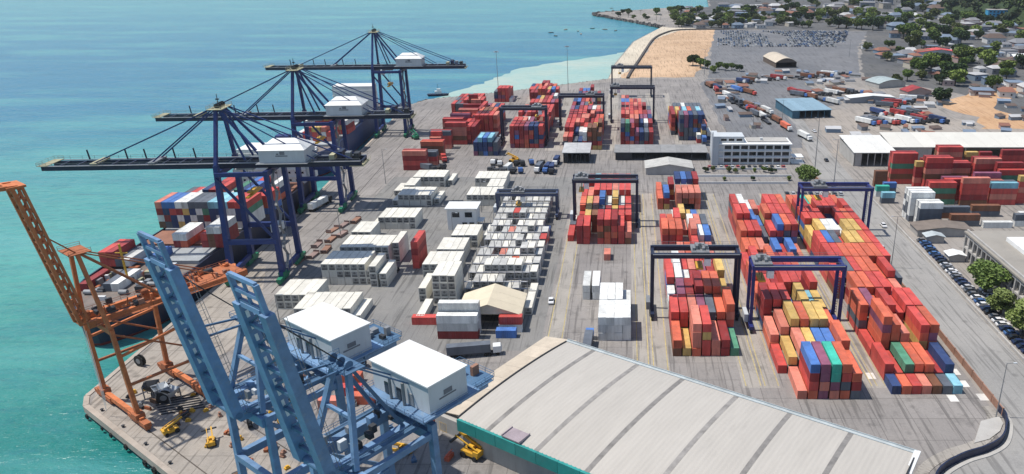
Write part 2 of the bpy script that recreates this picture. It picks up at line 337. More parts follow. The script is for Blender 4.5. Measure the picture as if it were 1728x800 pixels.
# local: x along building, y: 0 far eave .. -WD near eave
WD=42.5; WL=93.0; EZ=8.8; RISE=1.1
def rz_(y):   # roof height on the arch
    t=(y+WD/2)/(WD/2); return EZ+RISE*(1-t*t)
roofm=mat('aged_white_roof_sheet',(.43,.403,.363),.7,var=.07,scale=.35,dirt=.35,dirtcol=(.32,.298,.27),stretch=(1,.16,1))
stripm=mat('translucent_roof_strip',(.24,.225,.21),.6,var=.35,scale=.5)
strips=[9,22.9,36.2,51,64.6,79]
edges=[0]
for s in strips: edges+= [s-.6,s+.6]
edges.append(WL)
ny=22
def panel(x0,x1,dz=0.0,corr=False):
    mb=MB(); xs=[x0,x1]
    if corr:
        n=max(2,int((x1-x0)/.55)); xs=[x0+(x1-x0)*i/n for i in range(n+1)]
    vs=[];fs=[]
    for j in range(ny+1):
        y=-WD*j/ny
        for i,x in enumerate(xs): vs.append((x,y,rz_(y)+dz+(.035 if corr and i%2 else 0)))
    k=len(xs)
    for j in range(ny):
        for i in range(k-1): fs.append((j*k+i,(j+1)*k+i,(j+1)*k+i+1,j*k+i+1))
    return mb.add(vs,fs)
for a,b in zip(edges[::2],edges[1::2]): panel(a,b,0,True).build('roof_panel',roofm,wh)
for s in strips: panel(s-.6,s+.6,.03).build('roof_strip',stripm,wh)
mb=MB(); mb.box(.4,WL-.4,-WD+.6,-WD+.9,0,EZ-1.5); mb.box(.4,WL-.4,-.9,-.6,0,EZ-.4)
for x in(.4,WL-.7):
    pts=[(-WD+.6,0),(-.6,0)]+[(y,rz_(y)-.25) for y in [-.6-(WD-1.2)*i/14 for i in range(15)]]
    n=len(pts); mb.add([(x,p[0],p[1]) for p in pts]+[(x+.3,p[0],p[1]) for p in pts],[tuple(range(n)),tuple(range(n,2*n))[::-1]]+[(i,n+i,n+(i+1)%n,(i+1)%n) for i in range(n)])
mb.build('wall',mat('grey_warehouse_wall',(.38,.38,.36),.8,var=.15,dirt=.3,streak=True),wh)
for i in range(16):
    x=.2+i*5.8
    f=MB().box(x,x+5.7,-WD-.75,-WD-.5,EZ-2.9,EZ+.15).box(x,x+5.7,-WD-.5,-WD+.4,EZ-.1,EZ+.02).build('fascia_panel',teal,wh)
guf=mat('pale_gutter_sheet',(.40,.44,.45),.6,var=.2,dirt=.3,dirtcol=(.3,.33,.34))
MB().box(-.2,WL+.2,-.02,.75,EZ-.5,EZ+.25).box(-.2,WL+.2,.7,.8,EZ+.25,EZ+.6).build('gutter',guf,wh)
for x in(-.28,WL):
    mb=MB()
    for j in range(ny):
        y0=-WD*j/ny;y1=-WD*(j+1)/ny
        mb.beam((x+.14,y0,rz_(y0)+.05),(x+.14,y1,rz_(y1)+.05),.3,.5)
    mb.build('verge_trim',dark,wh)
MB().box(WL-.4,WL+.9,-8,.9,EZ-.1,EZ+.5).build('corner_flashing',whitep,wh)
# ventilator box on the near eave
vb=MB().box(13.4,18.6,-WD-.3,-WD+3.4,EZ+.25,EZ+.55); 
for x in(13.5,18.5): vb.box(x-.1,x+.1,-WD-.3,-WD+3.4,EZ+.55,EZ+.85)
vb.build('roof_hatch',mat('mauve_grey_hatch',(.30,.25,.27),.6),wh)
# side canopy on the far side
cn=thing('side_canopy','low grey canopy against the far side of the big warehouse','canopy',tuple(W0+WU*28)+(0,),rzw)
MB().add([(0,1.0,6.4),(19,1.0,6.4),(19,6,5.4),(0,6,5.4),(0,1.0,6.2),(19,1.0,6.2),(19,6,5.2),(0,6,5.2)],[(0,1,2,3),(7,6,5,4),(3,2,6,7),(0,4,5,1),(0,3,7,4),(1,5,6,2)]).build('roof',guf,cn)
for x in(.5,6.5,12.5,18.5): MB().box(x-.1,x+.1,5.6,5.8,0,5.3).build('post',steel,cn)
cn=thing('side_canopy','small pale canopy at the road end of the big warehouse','canopy',tuple(W0+WU*80)+(0,),rzw)
MB().box(0,12,1.0,3.4,5.2,5.5).build('roof',whitep,cn)
for x in(.5,11.5): MB().box(x-.1,x+.1,3.1,3.3,0,5.2).build('post',steel,cn)
# annex strip along the gable
an=thing('annex_shed','long tan roofed annex along the gable of the big warehouse','shed',tuple(W0)+(0,),rzw)
MB().box(-11.2,-.6,-WD+3,5,0,4.4).build('wall',conc2,an)
n=7
for i in range(n):
    y0=5.4-(WD+1.5)*i/n; y1=5.4-(WD+1.5)*(i+1)/n+.06
    MB().add([(-11.6,y0,4.7),(-.5,y0,6.5),(-.5,y1,6.5),(-11.6,y1,4.7),(-11.6,y0,4.5),(-.5,y0,6.3),(-.5,y1,6.3),(-11.6,y1,4.5)],[(0,3,2,1),(4,5,6,7),(0,4,7,3),(1,2,6,5),(0,1,5,4),(3,7,6,2)]).build('roof_panel',tanroof,an)

# ---------------------------------------------------------------- generic buildings
def windows_grid(parent,face,x0,x1,y,zs,n,w,h,frame=whitep,gl=glass):
    """n windows on the face y=const (facing -Y) between x0,x1; zs list of sill heights"""
    fme=MB().box(-w/2-.12,w/2+.12,-.1,.02,-.12,h+.12); gme=MB().box(-w/2,w/2,-.13,-.08,0,h)
    fme=fme.mesh('window',frame); gme=gme.mesh('pane',gl)
    for z in zs:
        for i in range(n):
            x=x0+(x1-x0)*(i+.5)/n
            if face=='y': f=obj('window',fme,parent,(x,y,z))
            else: f=obj('window',fme,parent,(y,x,z),R(90) if face=='x+' else R(-90))
            obj('pane',gme,f)
ob=thing('office_building','white three storey port office with rows of dark windows','office',(48,396,0),0)
MB().box(0,40,0,13,0,11.2).build('wall',whitewall,ob)
fl=MB()
for z in(3.6,7.2,10.8): fl.box(-.3,40.3,-1.1,13.3,z,z+.45)
fl.build('floor_slab',whitep,ob)
for i in range(9):
    MB().box(4+i*4.4-.2,4+i*4.4+.2,-1.0,-.7,0,11).build('column',whitep,ob)
windows_grid(ob,'y',4,39.4,-.02,(1.2,4.8,8.3),8,3.5,1.9)
st=MB().box(-2.0,1.2,-1.6,12,0,15.5); st.build('stair_tower',greyp,ob); MB().box(-2.6,-2.0,-2,-1.6,0,18).build('fin',whitep,ob)
MB().box(1.2,15,2,12,11.25,14.6).build('penthouse',greyp,ob); windows_grid(ob,'y',2,14.4,1.95,(12.2,),3,3.0,1.4)
MB().box(17,39,3,12,11.25,11.8).build('roof_deck',conc2,ob)
MB().box(24,25.4,5,6.4,11.8,13.2).build('water_tank',whitep,ob)
MB().box(41,48,1,9,0,.3).box(41.5,47.5,1.5,8.5,3.2,3.5).box(42,42.3,2,2.3,.3,3.2).box(47,47.3,2,2.3,.3,3.2).build('entrance_canopy',whitep,ob)
# bungalow style forecourt walls
for i,(x0,x1,y) in enumerate(((40,84,385),(30,84,372),(35,80,360))):
    w=MB().box(x0,x1,y,y+.3,0,1.1).build('garden_wall',whitewall); tag(w,'low white garden wall, %s in front of the port office'%nth(i),'wall','garden walls at the office')

sw=mat('white_sheet_roof',(.66,.65,.61),.6,var=.08,dirt=.25,dirtcol=(.5,.47,.42),scale=.12)
def gable(name,label,cat,loc,rz,w,d,h,rise,roofm_,wallm,open_front=False,over=.5,npan=0,group=None,arch=False):
    b=thing(name,label,cat,loc,rz,group)
    mb=MB()
    if open_front:
        mb.box(0,.25,0,d,0,h).box(w-.25,w,0,d,0,h).box(0,w,d-.25,d,0,h)
    else: mb.box(0,w,0,d,0,h)
    k=9 if arch else 3
    prof=[]
    for i in range(k):
        t=i/(k-1); prof.append((t*w,h+rise*(1-(2*t-1)**2) if arch else h+rise*(1-abs(2*t-1))))
    for y in(0,d):
        mb.add([(p[0],y,p[1]-.02) for p in prof]+[(w,y,h-.02),(0,y,h-.02)],[tuple(range(k+2))])
    mb.build('wall',wallm,b)
    prof[0]=(-over,prof[0][1]-.15); prof[-1]=(w+over,prof[-1][1]-.15)
    npan=npan or 1
    for q in range(npan):
        y0=-over+(d+2*over)*q/npan; y1=-over+(d+2*over)*(q+1)/npan-.05
        vs=[];fs=[]
        for y in(y0,y1): vs+=[(p[0],y,p[1]+.12) for p in prof]
        for y in(y0,y1): vs+=[(p[0],y,p[1]) for p in prof]
        for i in range(k-1): fs+=[(i,i+1,k+i+1,k+i),(2*k+i,3*k+i,3*k+i+1,2*k+i+1),(i,2*k+i,2*k+i+1,i+1),(k+i,k+i+1,3*k+i+1,3*k+i)]
        fs+=[(0,k,3*k,2*k),(k-1,3*k-1,4*k-1,2*k-1)]
        MB().add(vs,fs).build('roof_panel' if npan>1 else 'roof',roofm_,b)
    return b
# depot sheds on the right
def mono(name,label,loc,w,d,h0,h1,roof_,wall_,openy=True,rz=0,npan=4,cat='shed'):
    b=thing(name,label,cat,loc,rz)
    mb=MB().box(0,.3,0,d,0,h0-.4).box(w-.3,w,0,d,0,h0-.4).box(0,w,d-.3,d,0,h1-.4)
    if not openy: mb.box(0,w,0,.3,0,h0-.4)
    else:
        mb.box(0,w*.18,0,.3,0,h0-.4)
        for i in range(1,6): mb.box(w*i/6-.2,w*i/6+.2,.1,.5,0,h0-.3)
    mb.build('wall',wall_,b)
    for q in range(npan):
        x0=-.6+(w+1.2)*q/npan;x1=-.6+(w+1.2)*(q+1)/npan-.06
        MB().add([(x0,-.8,h0),(x1,-.8,h0),(x1,d+.8,h1),(x0,d+.8,h1),(x0,-.8,h0-.3),(x1,-.8,h0-.3),(x1,d+.8,h1-.3),(x0,d+.8,h1-.3)],[(0,1,2,3),(7,6,5,4),(0,4,5,1),(1,5,6,2),(2,6,7,3),(3,7,4,0)]).build('roof_panel',roof_,b)
    return b
mono('depot_shed','white roofed open shed at the corner of the container depot',(121,392,0),22,30,7.6,9.5,sw,conc2,npan=5)
mono('long_shed','very long pale roofed shed behind the red container depot',(145,404,0),120,22,7.5,10.2,mat('cream_sheet_roof',(.62,.60,.54),.6,var=.07,dirt=.3,dirtcol=(.5,.46,.4),scale=.1),conc2,npan=14)
mono('yard_shed','blue-grey roofed vehicle shed beyond the depot',(112,508,0),27,36,5.6,6.6,mat('blue_grey_roof',(.22,.33,.40),.5,var=.12),mat('blue_shed_wall',(.05,.13,.19),.7),rz=R(8),npan=5)
gable('arched_shed','tan arched roof shed on the grey paved lot','shed',(141,728,0),R(6),20,44,5,4,tanroof,mat('brown_shed_wall',(.12,.09,.07),.8),True,npan=3,arch=True)
gable('boat_shed','grey arched roof shed among trucks beyond the yard','shed',(205,620,0),R(20),26,18,4,2.5,mat('grey_green_roof',(.36,.42,.42),.6),conc2,npan=3,arch=True)
gable('reefer_workshop','cream gabled tent workshop behind stacked site containers','shed',(-52.2,209.6,0),0,19.4,14.5,5,3.4,mat('cream_tent_sheet',(.62,.54,.40),.7,var=.08,dirt=.2,dirtcol=(.5,.42,.3)),mat('cream_tent_wall',(.58,.52,.42),.7),True,npan=3)
mono('truck_shelter','low grey shelter roof beside parked trucks in mid yard',(-34,398,0),14,18,6,6.6,mat('grey_roof_sheet',(.42,.42,.42),.7),dark,npan=2)
gable('gate_shed','pale grey hipped shed between the yard blocks','shed',(10,376,0),0,24,14,3.6,2.0,mat('pale_grey_roof',(.44,.43,.40),.7),conc2,npan=2)
mono('gate_canopy','long dark grey roofed canopy at the yard crossing',(-6,404,0),50,14,4.6,5.0,mat('dark_grey_roof',(.25,.25,.25),.8),dark,npan=6)
co=thing('control_office','white two storey control office beside the reefer racks','office',(-74,296,0))
MB().box(0,12,0,8,0,9.2).build('wall',whitewall,co); MB().box(-.7,12.7,-.7,8.7,9.2,9.55).build('roof',whitep,co)
windows_grid(co,'y',1,11.5,-.02,(5.6,),2,3.0,2.2); windows_grid(co,'y',5.6,11.5,-.02,(1.6,),2,2.0,1.8)
MB().box(12,14.5,1,6,3.2,3.5).box(14,14.3,1,1.3,0,3.2).box(14,14.3,5.7,6,0,3.2).build('porch',whitep,co)
MB().box(12,12.12,3,4.1,0,2.2).build('door',glass,co)
# arcaded building at right edge: long facade facing -X
ab=thing('arcade_building','long pale building with two storeys of arcaded dark openings','building',(127.2,166,0))
LEN=100
MB().box(1.4,34,0,LEN,0,10.2).build('wall',conc2,ab)
rf=MB().box(-.6,34.6,-.6,LEN+.6,10.2,10.8).build('roof',mat('pale_tan_roof',(.29,.268,.235),.8,var=.15,scale=.08,dirt=.45,dirtcol=(.36,.32,.27)),ab)
MB().box(.2,.8,-.4,LEN+.4,10.8,11.5).build('parapet',conc2,rf); MB().box(12,22,40,56,10.85,12.6).build('roof_room',whitep,rf); MB().box(10,20,LEN-24,LEN-10,10.85,12.4).build('roof_room',whitep,rf)
cme=MB().box(0,.9,-.35,.35,0,10.2).mesh('pillar',conc2); 
for i in range(29): obj('pillar',cme,ab,(-.2,i*LEN/28,0))
for z in(4.4,8.9): MB().box(-.1,1.4,0,LEN,z,z+.7).build('floor_beam',conc2,ab)
dme=MB().box(1.28,1.42,-1.2,1.2,0,2.9).mesh('opening',glass)
for z in(.6,5.3):
    for i in range(28): obj('opening',dme,ab,(0,(i+.5)*LEN/28,z))
kb=gable('kiosk','small white roofed kiosk in the parking yard by the road','kiosk',(120.5,262,0),0,6,4.5,2.6,.7,whitep,conc2)
gable('guard_hut','pale hut by the far end of the parked cars','hut',(119,281,0),0,7,4,2.8,.8,guf,conc2)
gable('low_shed','brown low roofed shed in the container depot','shed',(118,288,0),0,22,9,3,1.2,mat('brown_flat_roof',(.20,.165,.14),.8),conc2)
# ---------------------------------------------------------------- quay cranes
def bogies(parent,xs,ys,m,wm=rubber):
    me=MB().box(-.8,.8,-4.6,4.6,1.2,2.3).box(-.6,.6,-4.4,-.5,.5,1.2).box(-.6,.6,.5,4.4,.5,1.2).box(-1.1,1.1,-1.3,1.3,2.3,3.6).mesh('bogie',m)
    we=MB()
    for y in(-3.9,-2.4,-1.1,1.1,2.4,3.9): we.tube((-.22,y,.45),(.22,y,.45),.4,8)
    we=we.mesh('wheels',rail_m)
    for x in xs:
        for y in ys:
            b=obj('bogie',me,parent,(x,y,0)); obj('wheels',we,b)
def handrail(mb,p,q,h=1.1,step=2.5,r=.05):
    p=Vector(p);q=Vector(q);n=max(1,int((q-p).length/step))
    for k in(h,h*.5): mb.beam(p+Vector((0,0,k)),q+Vector((0,0,k)),r*1.4)
    for i in range(n+1):
        c=p.lerp(q,i/n); mb.beam(c,c+Vector((0,0,h)),r*1.4)
def dark_crane(name_label,loc,rz,out,back,zb,apex,house_lab=None):
    c=thing('quay_crane',name_label,'crane',loc,rz,'dark blue quay cranes with lowered booms')
    G=17.4; hy=8.8; ln=-2.6
    for y in(-hy,hy):
        MB().beam((0,y,2.6),(ln*.55,y*.86,zb+2),2.2,1.9,w2=1.6,h2=1.5).build('leg',navy,c)
        MB().beam((-G,y,2.6),(-G,y*.9,zb),2.0,1.8,w2=1.5,h2=1.4).build('leg',navy,c)
        MB().beam((0,y,15),(-G,y,15),1.3,1.7).build('portal_beam',navy,c)
        MB().beam((-1,y,zb-2),(-G+.6,y,16),.75,.75).build('diagonal_brace',navy,c)
        MB().beam((-.8,y*.97,zb-1),(-G,y*.93,zb-1),1.0,1.4).build('upper_beam',navy,c)
    for x in(0,-G):
        MB().beam((x,-hy-1.5,3.2),(x,hy+1.5,3.2),1.3,1.6).build('sill_beam',navy,c)
        MB().beam((x+(ln*.55 if x==0 else 0),-hy*.9,zb-1),(x+(ln*.55 if x==0 else 0),hy*.9,zb-1),1.3,1.8).build('cross_beam',navy,c)
    bogies(c,(0,-G),(-hy,hy),green)
    # tower
    ax=ln
    for y in(-1,1):
        MB().beam((ln*.55,y*hy*.86,zb+2),(ax,y*2.4,apex),1.2,1.0).build('tower_leg',navy,c)
        MB().beam((ax-1.0,y*2.3,apex-.6),(-G+1,y*4.2,zb+2.5),.75,.75).build('back_leg',navy,c)
        MB().beam((ax-.8,y*2.2,apex-.4),(-G*.55,y*3.4,zb+2.5),.55,.55).build('back_leg',navy,c)
    pl=MB().box(ax-2.6,ax+2.2,-4.4,4.4,apex-.1,apex+.15); 
    for a,b in(((ax-2.6,-4.4),(ax+2.2,-4.4)),((ax+2.2,-4.4),(ax+2.2,4.4)),((ax+2.2,4.4),(ax-2.6,4.4)),((ax-2.6,4.4),(ax-2.6,-4.4))): handrail(pl,(*a,apex+.1),(*b,apex+.1))
    pl=pl.build('apex_platform',pale,c)
    sh=MB()
    for y in(-2.2,-.8,.8,2.2): sh.tube((ax-.4,y-.2,apex+.9),(ax-.4,y+.2,apex+.9),.9,10)
    sh.build('sheave',dark,pl)
    mast=MB().beam((ax,0,apex),(ax,0,apex+4.5),.18).box(ax-.5,ax+.5,-.25,.25,apex+2.6,apex+3.0); mast.build('mast',dark,pl)
    # girders
    for y in(-3.3,3.3):
        MB().beam((2.0,y,zb+.9),(out,y,zb+.9),1.15,1.9,w2=1.0,h2=1.5).build('boom_girder',navy2,c)
        MB().beam((1.9,y,zb+.9),(-back,y,zb+.9),1.15,1.9).build('back_girder',navy2,c)
    wk=MB()
    for y in(-4.3,4.3): wk.box(-back,out-.5,y-.35,y+.35,zb+1.75,zb+1.87)
    hr=MB()
    for y in(-4.95,4.95): handrail(hr,(-back,y,zb+1.85),(out-.5,y,zb+1.85),step=4)
    wk.build('walkway',steel,c); hr.build('handrail',steel,c)
    n=int((out+back)/5.5)
    for i in range(n+1):
        x=-back+(out+back)*i/n; MB().beam((x,-3.3,zb+1.5),(x,3.3,zb+1.5),.5,.5).build('cross_tie',navy2,c)
    for f in(.18,.3,.47,.58,.8):
        MB().beam((out*f,-4.2,zb+1.8),(out*f+.3,-4.2,zb+5.2),.4,.35).build('post',navy2,c)
    tp=MB().box(out-2.5,out+.6,-4.8,4.8,zb+1.9,zb+2.05)
    for y in(-4.8,4.8): handrail(tp,(out-2.5,y,zb+2),(out+.6,y,zb+2))
    handrail(tp,(out+.6,-4.8,zb+2),(out+.6,4.8,zb+2)); tp.build('tip_platform',pale,c)
    for f in(.70,.37):
        ap=MB().box(out*f-1.1,out*f+1.1,-4.2,4.2,zb+2.0,zb+2.5).build('stay_anchor',pale if f>.5 else steel,c)
        for y in(-3.0,3.0):
            MB().beam((ax+.6,y*.8,apex+.3),(out*f,y,zb+2.4),.42,.42).build('forestay',navy,c)
    for y in(-2.6,2.6):
        MB().beam((ax-1.4,y,apex+.2),(-back+3,y*1.2,zb+2.3),.34,.34).build('backstay',navy,c)
        MB().beam((ax-1.4,y,apex),(-back*.68,y*1.2,zb+2.3),.3,.3).build('backstay',navy,c)
    # machinery house with hipped roof
    x1,x0=-15,-30.0; hy2=5.6; z0=zb+1.9; z1=zb+6.4
    h=MB().box(x0,x1,-hy2,hy2,z0,z1).build('machinery_house',greyp,c)
    rx=3.2
    MB().add([(x0-.4,-hy2-.4,z1),(x1+.4,-hy2-.4,z1),(x1+.4,hy2+.4,z1),(x0-.4,hy2+.4,z1),(x0+rx,-.9,z1+2.7),(x1-rx,-.9,z1+2.7),(x1-rx,.9,z1+2.7),(x0+rx,.9,z1+2.7)],
      [(0,1,5,4),(1,2,6,5),(2,3,7,6),(3,0,4,7),(4,5,6,7),(3,2,1,0)]).build('house_roof',whitep,h)
    em=MB()   # faded emblem on the house wall facing the yard
    for s_ in(-1,1):
        yy=s_*(hy2+.03)
        em.box(-24.5,-20.5,min(yy,yy+s_*.03),max(yy,yy+s_*.03),zb+4.2,zb+4.6); em.box(-23.6,-22.0,min(yy,yy+s_*.04),max(yy,yy+s_*.04),zb+4.8,zb+5.9); em.box(-21.6,-20.8,min(yy,yy+s_*.04),max(yy,yy+s_*.04),zb+4.8,zb+5.3)
    em.build('emblem',mat('faded_emblem',(.16,.17,.19),.7),h)
    MB().box(x0-1,x1+1,-hy2-1.4,hy2+1.4,zb+1.88,zb+2.0).build('house_deck',steel,c)
    for i in range(4):
        MB().box(-back+1.5+i*2.6,-back+3.2+i*2.6,-3+1.5*(i%2),.6+i*.6,zb+2,zb+3.6+.5*(i%3)).build('winch_box',(dark,steel,navy2,pale)[i],c)
    rp=MB().box(-back-1,-back+4,-4.6,4.6,zb+.0,zb+.12); handrail(rp,(-back-1,-5,zb+.1),(-back-1,5,zb+.1)); rp.build('rear_platform',pale,c)
    # trolley, cab and spreader
    tx=-9
    MB().box(tx-3,tx+3,-3.6,3.6,zb-.7,zb-.1).build('trolley',steel,c)
    MB().box(tx+2,tx+4.4,1.0,3.2,zb-3.2,zb-.7).box(tx+4.4,tx+4.5,1.1,3.1,zb-3,zb-1.2,1).build('operator_cab',[whitep,glass],c)
    sp=MB().cb((tx,0,zb-9),(2.2,6,.7)).cb((tx,0,zb-10),(1.2,12,.5)); sp.build('spreader',yellow,c)
    for y in(-1.5,1.5): MB().beam((tx,y*1.6,zb-.7),(tx,y,zb-8.8),.12).build('hoist_rope',dark,c)
    # stair tower on the landside
    stt=MB()
    for i in range(9):
        z=4+i*3.9; y0,y1=(3.5,6.5) if i%2 else (6.5,3.5)
        stt.beam((-G-.9,y0,z),(-G-.9,y1,z+3.9),.9,.16); stt.box(-G-1.5,-G-.3,3.0 if i%2==0 else 6.4,3.6 if i%2==0 else 7.0,z+3.8,z+3.95)
    for x,y in((-G-1.6,3),(-G-1.6,7),(-G-.2,3),(-G-.2,7)): stt.beam((x,y,3),(x,y,39),.14)
    stt.build('stair_tower',steel,c)
    ec=MB().box(-G+1,-G+4,-2.5,2.5,15.9,18.6).build('electrical_room',greyp,c)
    return c
RZ1=R(183.75)
dark_crane('nearest dark blue quay crane with lowered boom beside the orange crane',(-139.0,253,0),RZ1,57,48,40,60)
dark_crane('middle dark blue quay crane of three with lowered boom',(-144.0,328,0),RZ1,57,50,40,61)
dark_crane('farthest dark blue quay crane with lowered boom near the tugboat',(-153,466,0),RZ1,62,55,40,61.5)

RZ2=math.atan2(-NN.y,-NN.x)
def qloc(s): x,y=Q(s,4.5); return (x,y,0)
def blue_crane(label,s):
    c=thing('raised_boom_crane',label,'crane',qloc(s),RZ2,'light blue cranes with raised booms')
    G=15.7;hy=7.4;zb=27.5
    for y in(-hy,hy):
        MB().beam((0,y,2.6),(-.4,y,zb+1),1.35,1.35,w2=1.15,h2=1.15).build('leg',ltblue,c)
        MB().beam((-G,y,2.6),(-G,y,zb+2.5),1.5,1.35,w2=1.3,h2=1.2).build('leg',ltblue,c)
        MB().beam((0,y,13),(-G,y,13),1.3,1.7).build('portal_beam',ltblue,c)
        MB().beam((-.6,y,zb-1),(-G+.5,y,14),.7,.7).build('diagonal_brace',ltblue,c)
        MB().beam((3,y*.46,zb+1.2),(-33,y*.46,zb+1.2),1.5,2.1).build('main_girder',ltblue,c)
        MB().beam((-.5,y,zb+.2),(-G-.3,y,zb+.2),.9,1.3).build('upper_beam',ltblue,c)
    for x in(0,-G):
        MB().beam((x,-hy-1.4,3.2),(x,hy+1.4,3.2),1.3,1.6).build('sill_beam',ltblue2,c)
        MB().beam((x,-hy,zb-.2),(x,hy,zb-.2),1.5,2.0).build('cross_beam',ltblue,c)
    MB().beam((0,-hy,13),(0,hy,13),1.1,1.5).build('cross_beam',ltblue,c)
    bogies(c,(0,-G),(-hy,hy),ltblue2)
    # A-frame
    ax,az=-4.2,45
    for y in(-1,1):
        MB().beam((-.4,y*hy*.8,zb+1),(ax,y*1.9,az),1.0,.9).build('tower_leg',ltblue,c)
        MB().beam((-12.5,y*3.4,zb+2),(ax-.6,y*1.9,az-.3),.6,.6).build('back_leg',ltblue2,c)
        MB().beam((-24,y*3.4,zb+2.3),(ax-.8,y*1.6,az),.3,.3).build('backstay',ltblue2,c)
    MB().beam((-2.4,-hy*.45,37),(-2.4,hy*.45,37),.6,.6).build('cross_tie',ltblue,c)
    p=MB().box(ax-2.2,ax+1.8,-3.6,3.6,az,az+.15)
    for a,b in(((ax-2.2,-3.6),(ax+1.8,-3.6)),((ax+1.8,-3.6),(ax+1.8,3.6)),((ax+1.8,3.6),(ax-2.2,3.6))): handrail(p,(*a,az+.1),(*b,az+.1))
    p=p.build('apex_platform',ltblue2,c)
    for y in(-2.2,0,2.2): MB().tube((ax,y-.2,az+.9),(ax,y+.2,az+.9),.8,14).build('sheave',ltblue2,p)
    # raised boom
    h0=Vector((3.4,0,zb+2)); h1=Vector((9.2,0,66)); d=(h1-h0).normalized(); nrm=Vector((d.z,0,-d.x))
    for y in(-3.7,3.7):
        a=h0+Vector((0,y,0)); b=h1-d*5+Vector((0,y,0))
        MB().beam(a,b,2.3,2.0,w2=1.9,h2=1.6).build('boom_girder',ltblue,c)
        lad=MB()
        off=nrm*-1.25
        L_=(b-a).length; n=int(L_/2.2)
        yo=Vector((0,-1.3 if y>0 else 1.3,0))
        for i in range(n):
            q=a+d*(i*2.2+.8)+yo*.78; lad.beam(q,q+d*1.2,.16,.5)
        lad.build('walkway',whitep,c)
    for i in range(8):
        q=h0+d*(3+i*4.2); MB().beam(q+Vector((0,-3.3,0)),q+Vector((0,3.3,0)),.6,.6).build('cross_tie',ltblue2,c)
        if i<7: MB().beam(q+Vector((0,-3.0,0)),q+d*4.2+Vector((0,3.0,0)),.25,.25).build('cross_tie',ltblue2,c)
    for y in(-4.95,4.95):
        hr=MB(); a=h0+Vector((0,y,0)); n=16; Lh=(h1-h0).length-6
        for k in(.55,1.05): hr.beam(a+Vector((-k-1.0,0,0)),a+d*Lh+Vector((-k-1.0,0,0)),.07)
        for i in range(n+1): hr.beam(a+d*(Lh*i/n)+Vector((-.9,0,0)),a+d*(Lh*i/n)+Vector((-2.1,0,0)),.07)
        hr.build('handrail',steel,c)
    for y in(-1.2,-.4,.4,1.2): MB().beam((ax+.3,y,az+1.2),h0+d*30+Vector((-1,y*1.8,0)),.1).build('hoist_rope',dark,c)
    t0=h1-d*5
    tf=MB()
    for y in(-3.6,3.6): tf.beam(t0+Vector((0,y,0)),h1+Vector((0,y,0)),.75,.75)
    for k in(0,.5,1): q=t0.lerp(h1,k); tf.beam(q+Vector((0,-3.6,0)),q+Vector((0,3.6,0)),.6,.6)
    tf.beam(t0+Vector((0,0,0)),h1,.4,.4); tf.build('boom_tip_frame',ltblue,c)
    MB().box(-.5,.5,-2.6,2.6,-.4,.4).build('tip_sheave_box',ltblue,c,loc=t0)
    for y in(-2.6,2.6): 
        MB().beam((ax+.4,y*.6,az+.2),h0+d*17+Vector((0,y,0)),.35,.35).build('boom_stay',ltblue2,c)
    MB().tube(h0+Vector((0,-4.9,0)),h0+Vector((0,4.9,0)),.7,12).build('hinge',ltblue2,c)
    # house
    h=MB().box(-24.2,-15.2,-8.0,8.0,32.2,38).build('machinery_house',greyp,c)
    MB().box(-24.5,-14.9,-8.3,8.3,38,38.25).build('house_roof',whitep,h)
    for y in(-4,-.5,3): MB().box(-15.2,-15.05,y-.6,y+.6,32.4,34.8).build('door',glass if y<3 else steel,h)
    MB().tube((-14.6,-2.2,32.2),(-14.6,-2.2,36.6),.28,8).tube((-14.6,1.6,32.2),(-14.6,1.6,36.9),.32,8).build('duct',steel,h)
    em=MB().box(-21.5,-17.5,8.02,8.06,34.2,34.5).box(-20.6,-18.6,8.02,8.06,34.7,35.7).build('emblem',mat('faded_emblem',(.16,.17,.19),.7),h)
    dk=MB().box(-26.5,-12.8,-8.9,8.9,31.85,32.15)
    for a,b in(((-12.8,-8.9),(-12.8,8.9)),((-26.5,8.9),(-12.8,8.9)),((-26.5,-8.9),(-12.8,-8.9))): handrail(dk,(*a,32.1),(*b,32.1))
    dk.build('house_deck',ltblue,c)
    for y in(-5.5,5.5): MB().beam((-24,y,zb+1.5),(-24,y,31.8),.8,.8).beam((-16,y,zb+1),(-16,y,31.8),.8,.8).build('house_support',ltblue,c)
    rp=MB().box(-34,-26.4,-5,5,zb+2.3,zb+2.45); handrail(rp,(-34,-5,zb+2.4),(-34,5,zb+2.4)); handrail(rp,(-34,5,zb+2.4),(-26.5,5,zb+2.4)); handrail(rp,(-34,-5,zb+2.4),(-26.5,-5,zb+2.4)); rp.build('rear_platform',ltblue2,c)
    rr=random.Random(int(s))
    for i in range(7): 
        x=-33+i*1.0; y=rr.uniform(-4,3); MB().box(x,x+rr.uniform(.8,1.8),y,y+rr.uniform(.8,1.6),zb+2.45,zb+2.45+rr.uniform(.7,2.2)).build('winch_box',rr.choice([steel,dark,whitep,brick]),c)
    for i in range(9):
        x=-13+i*1.5; y=rr.uniform(-4.5,4); MB().box(x,x+rr.uniform(.6,1.6),y,y+rr.uniform(.6,1.8),zb+2.3,zb+2.3+rr.uniform(.5,2.0)).build('deck_equipment',rr.choice([steel,dark,ltblue,greyp]),c)
    wkk=MB()
    for y in(-5.3,5.3):
        wkk.box(-33,2,y-.5,y+.5,zb+2.2,zb+2.32); handrail(wkk,(-33,y*1.09,zb+2.3),(2,y*1.09,zb+2.3),step=3)
    wkk.build('walkway',ltblue2,c)
    MB().box(-11,-7.5,-9.2,-6,zb-3.4,zb-.4).build('operator_cab',[whitep],c)
    return c
blue_crane('light blue crane with raised boom, nearer the orange crane',77.8)
blue_crane('light blue crane with raised boom, nearest the big warehouse',106.6)

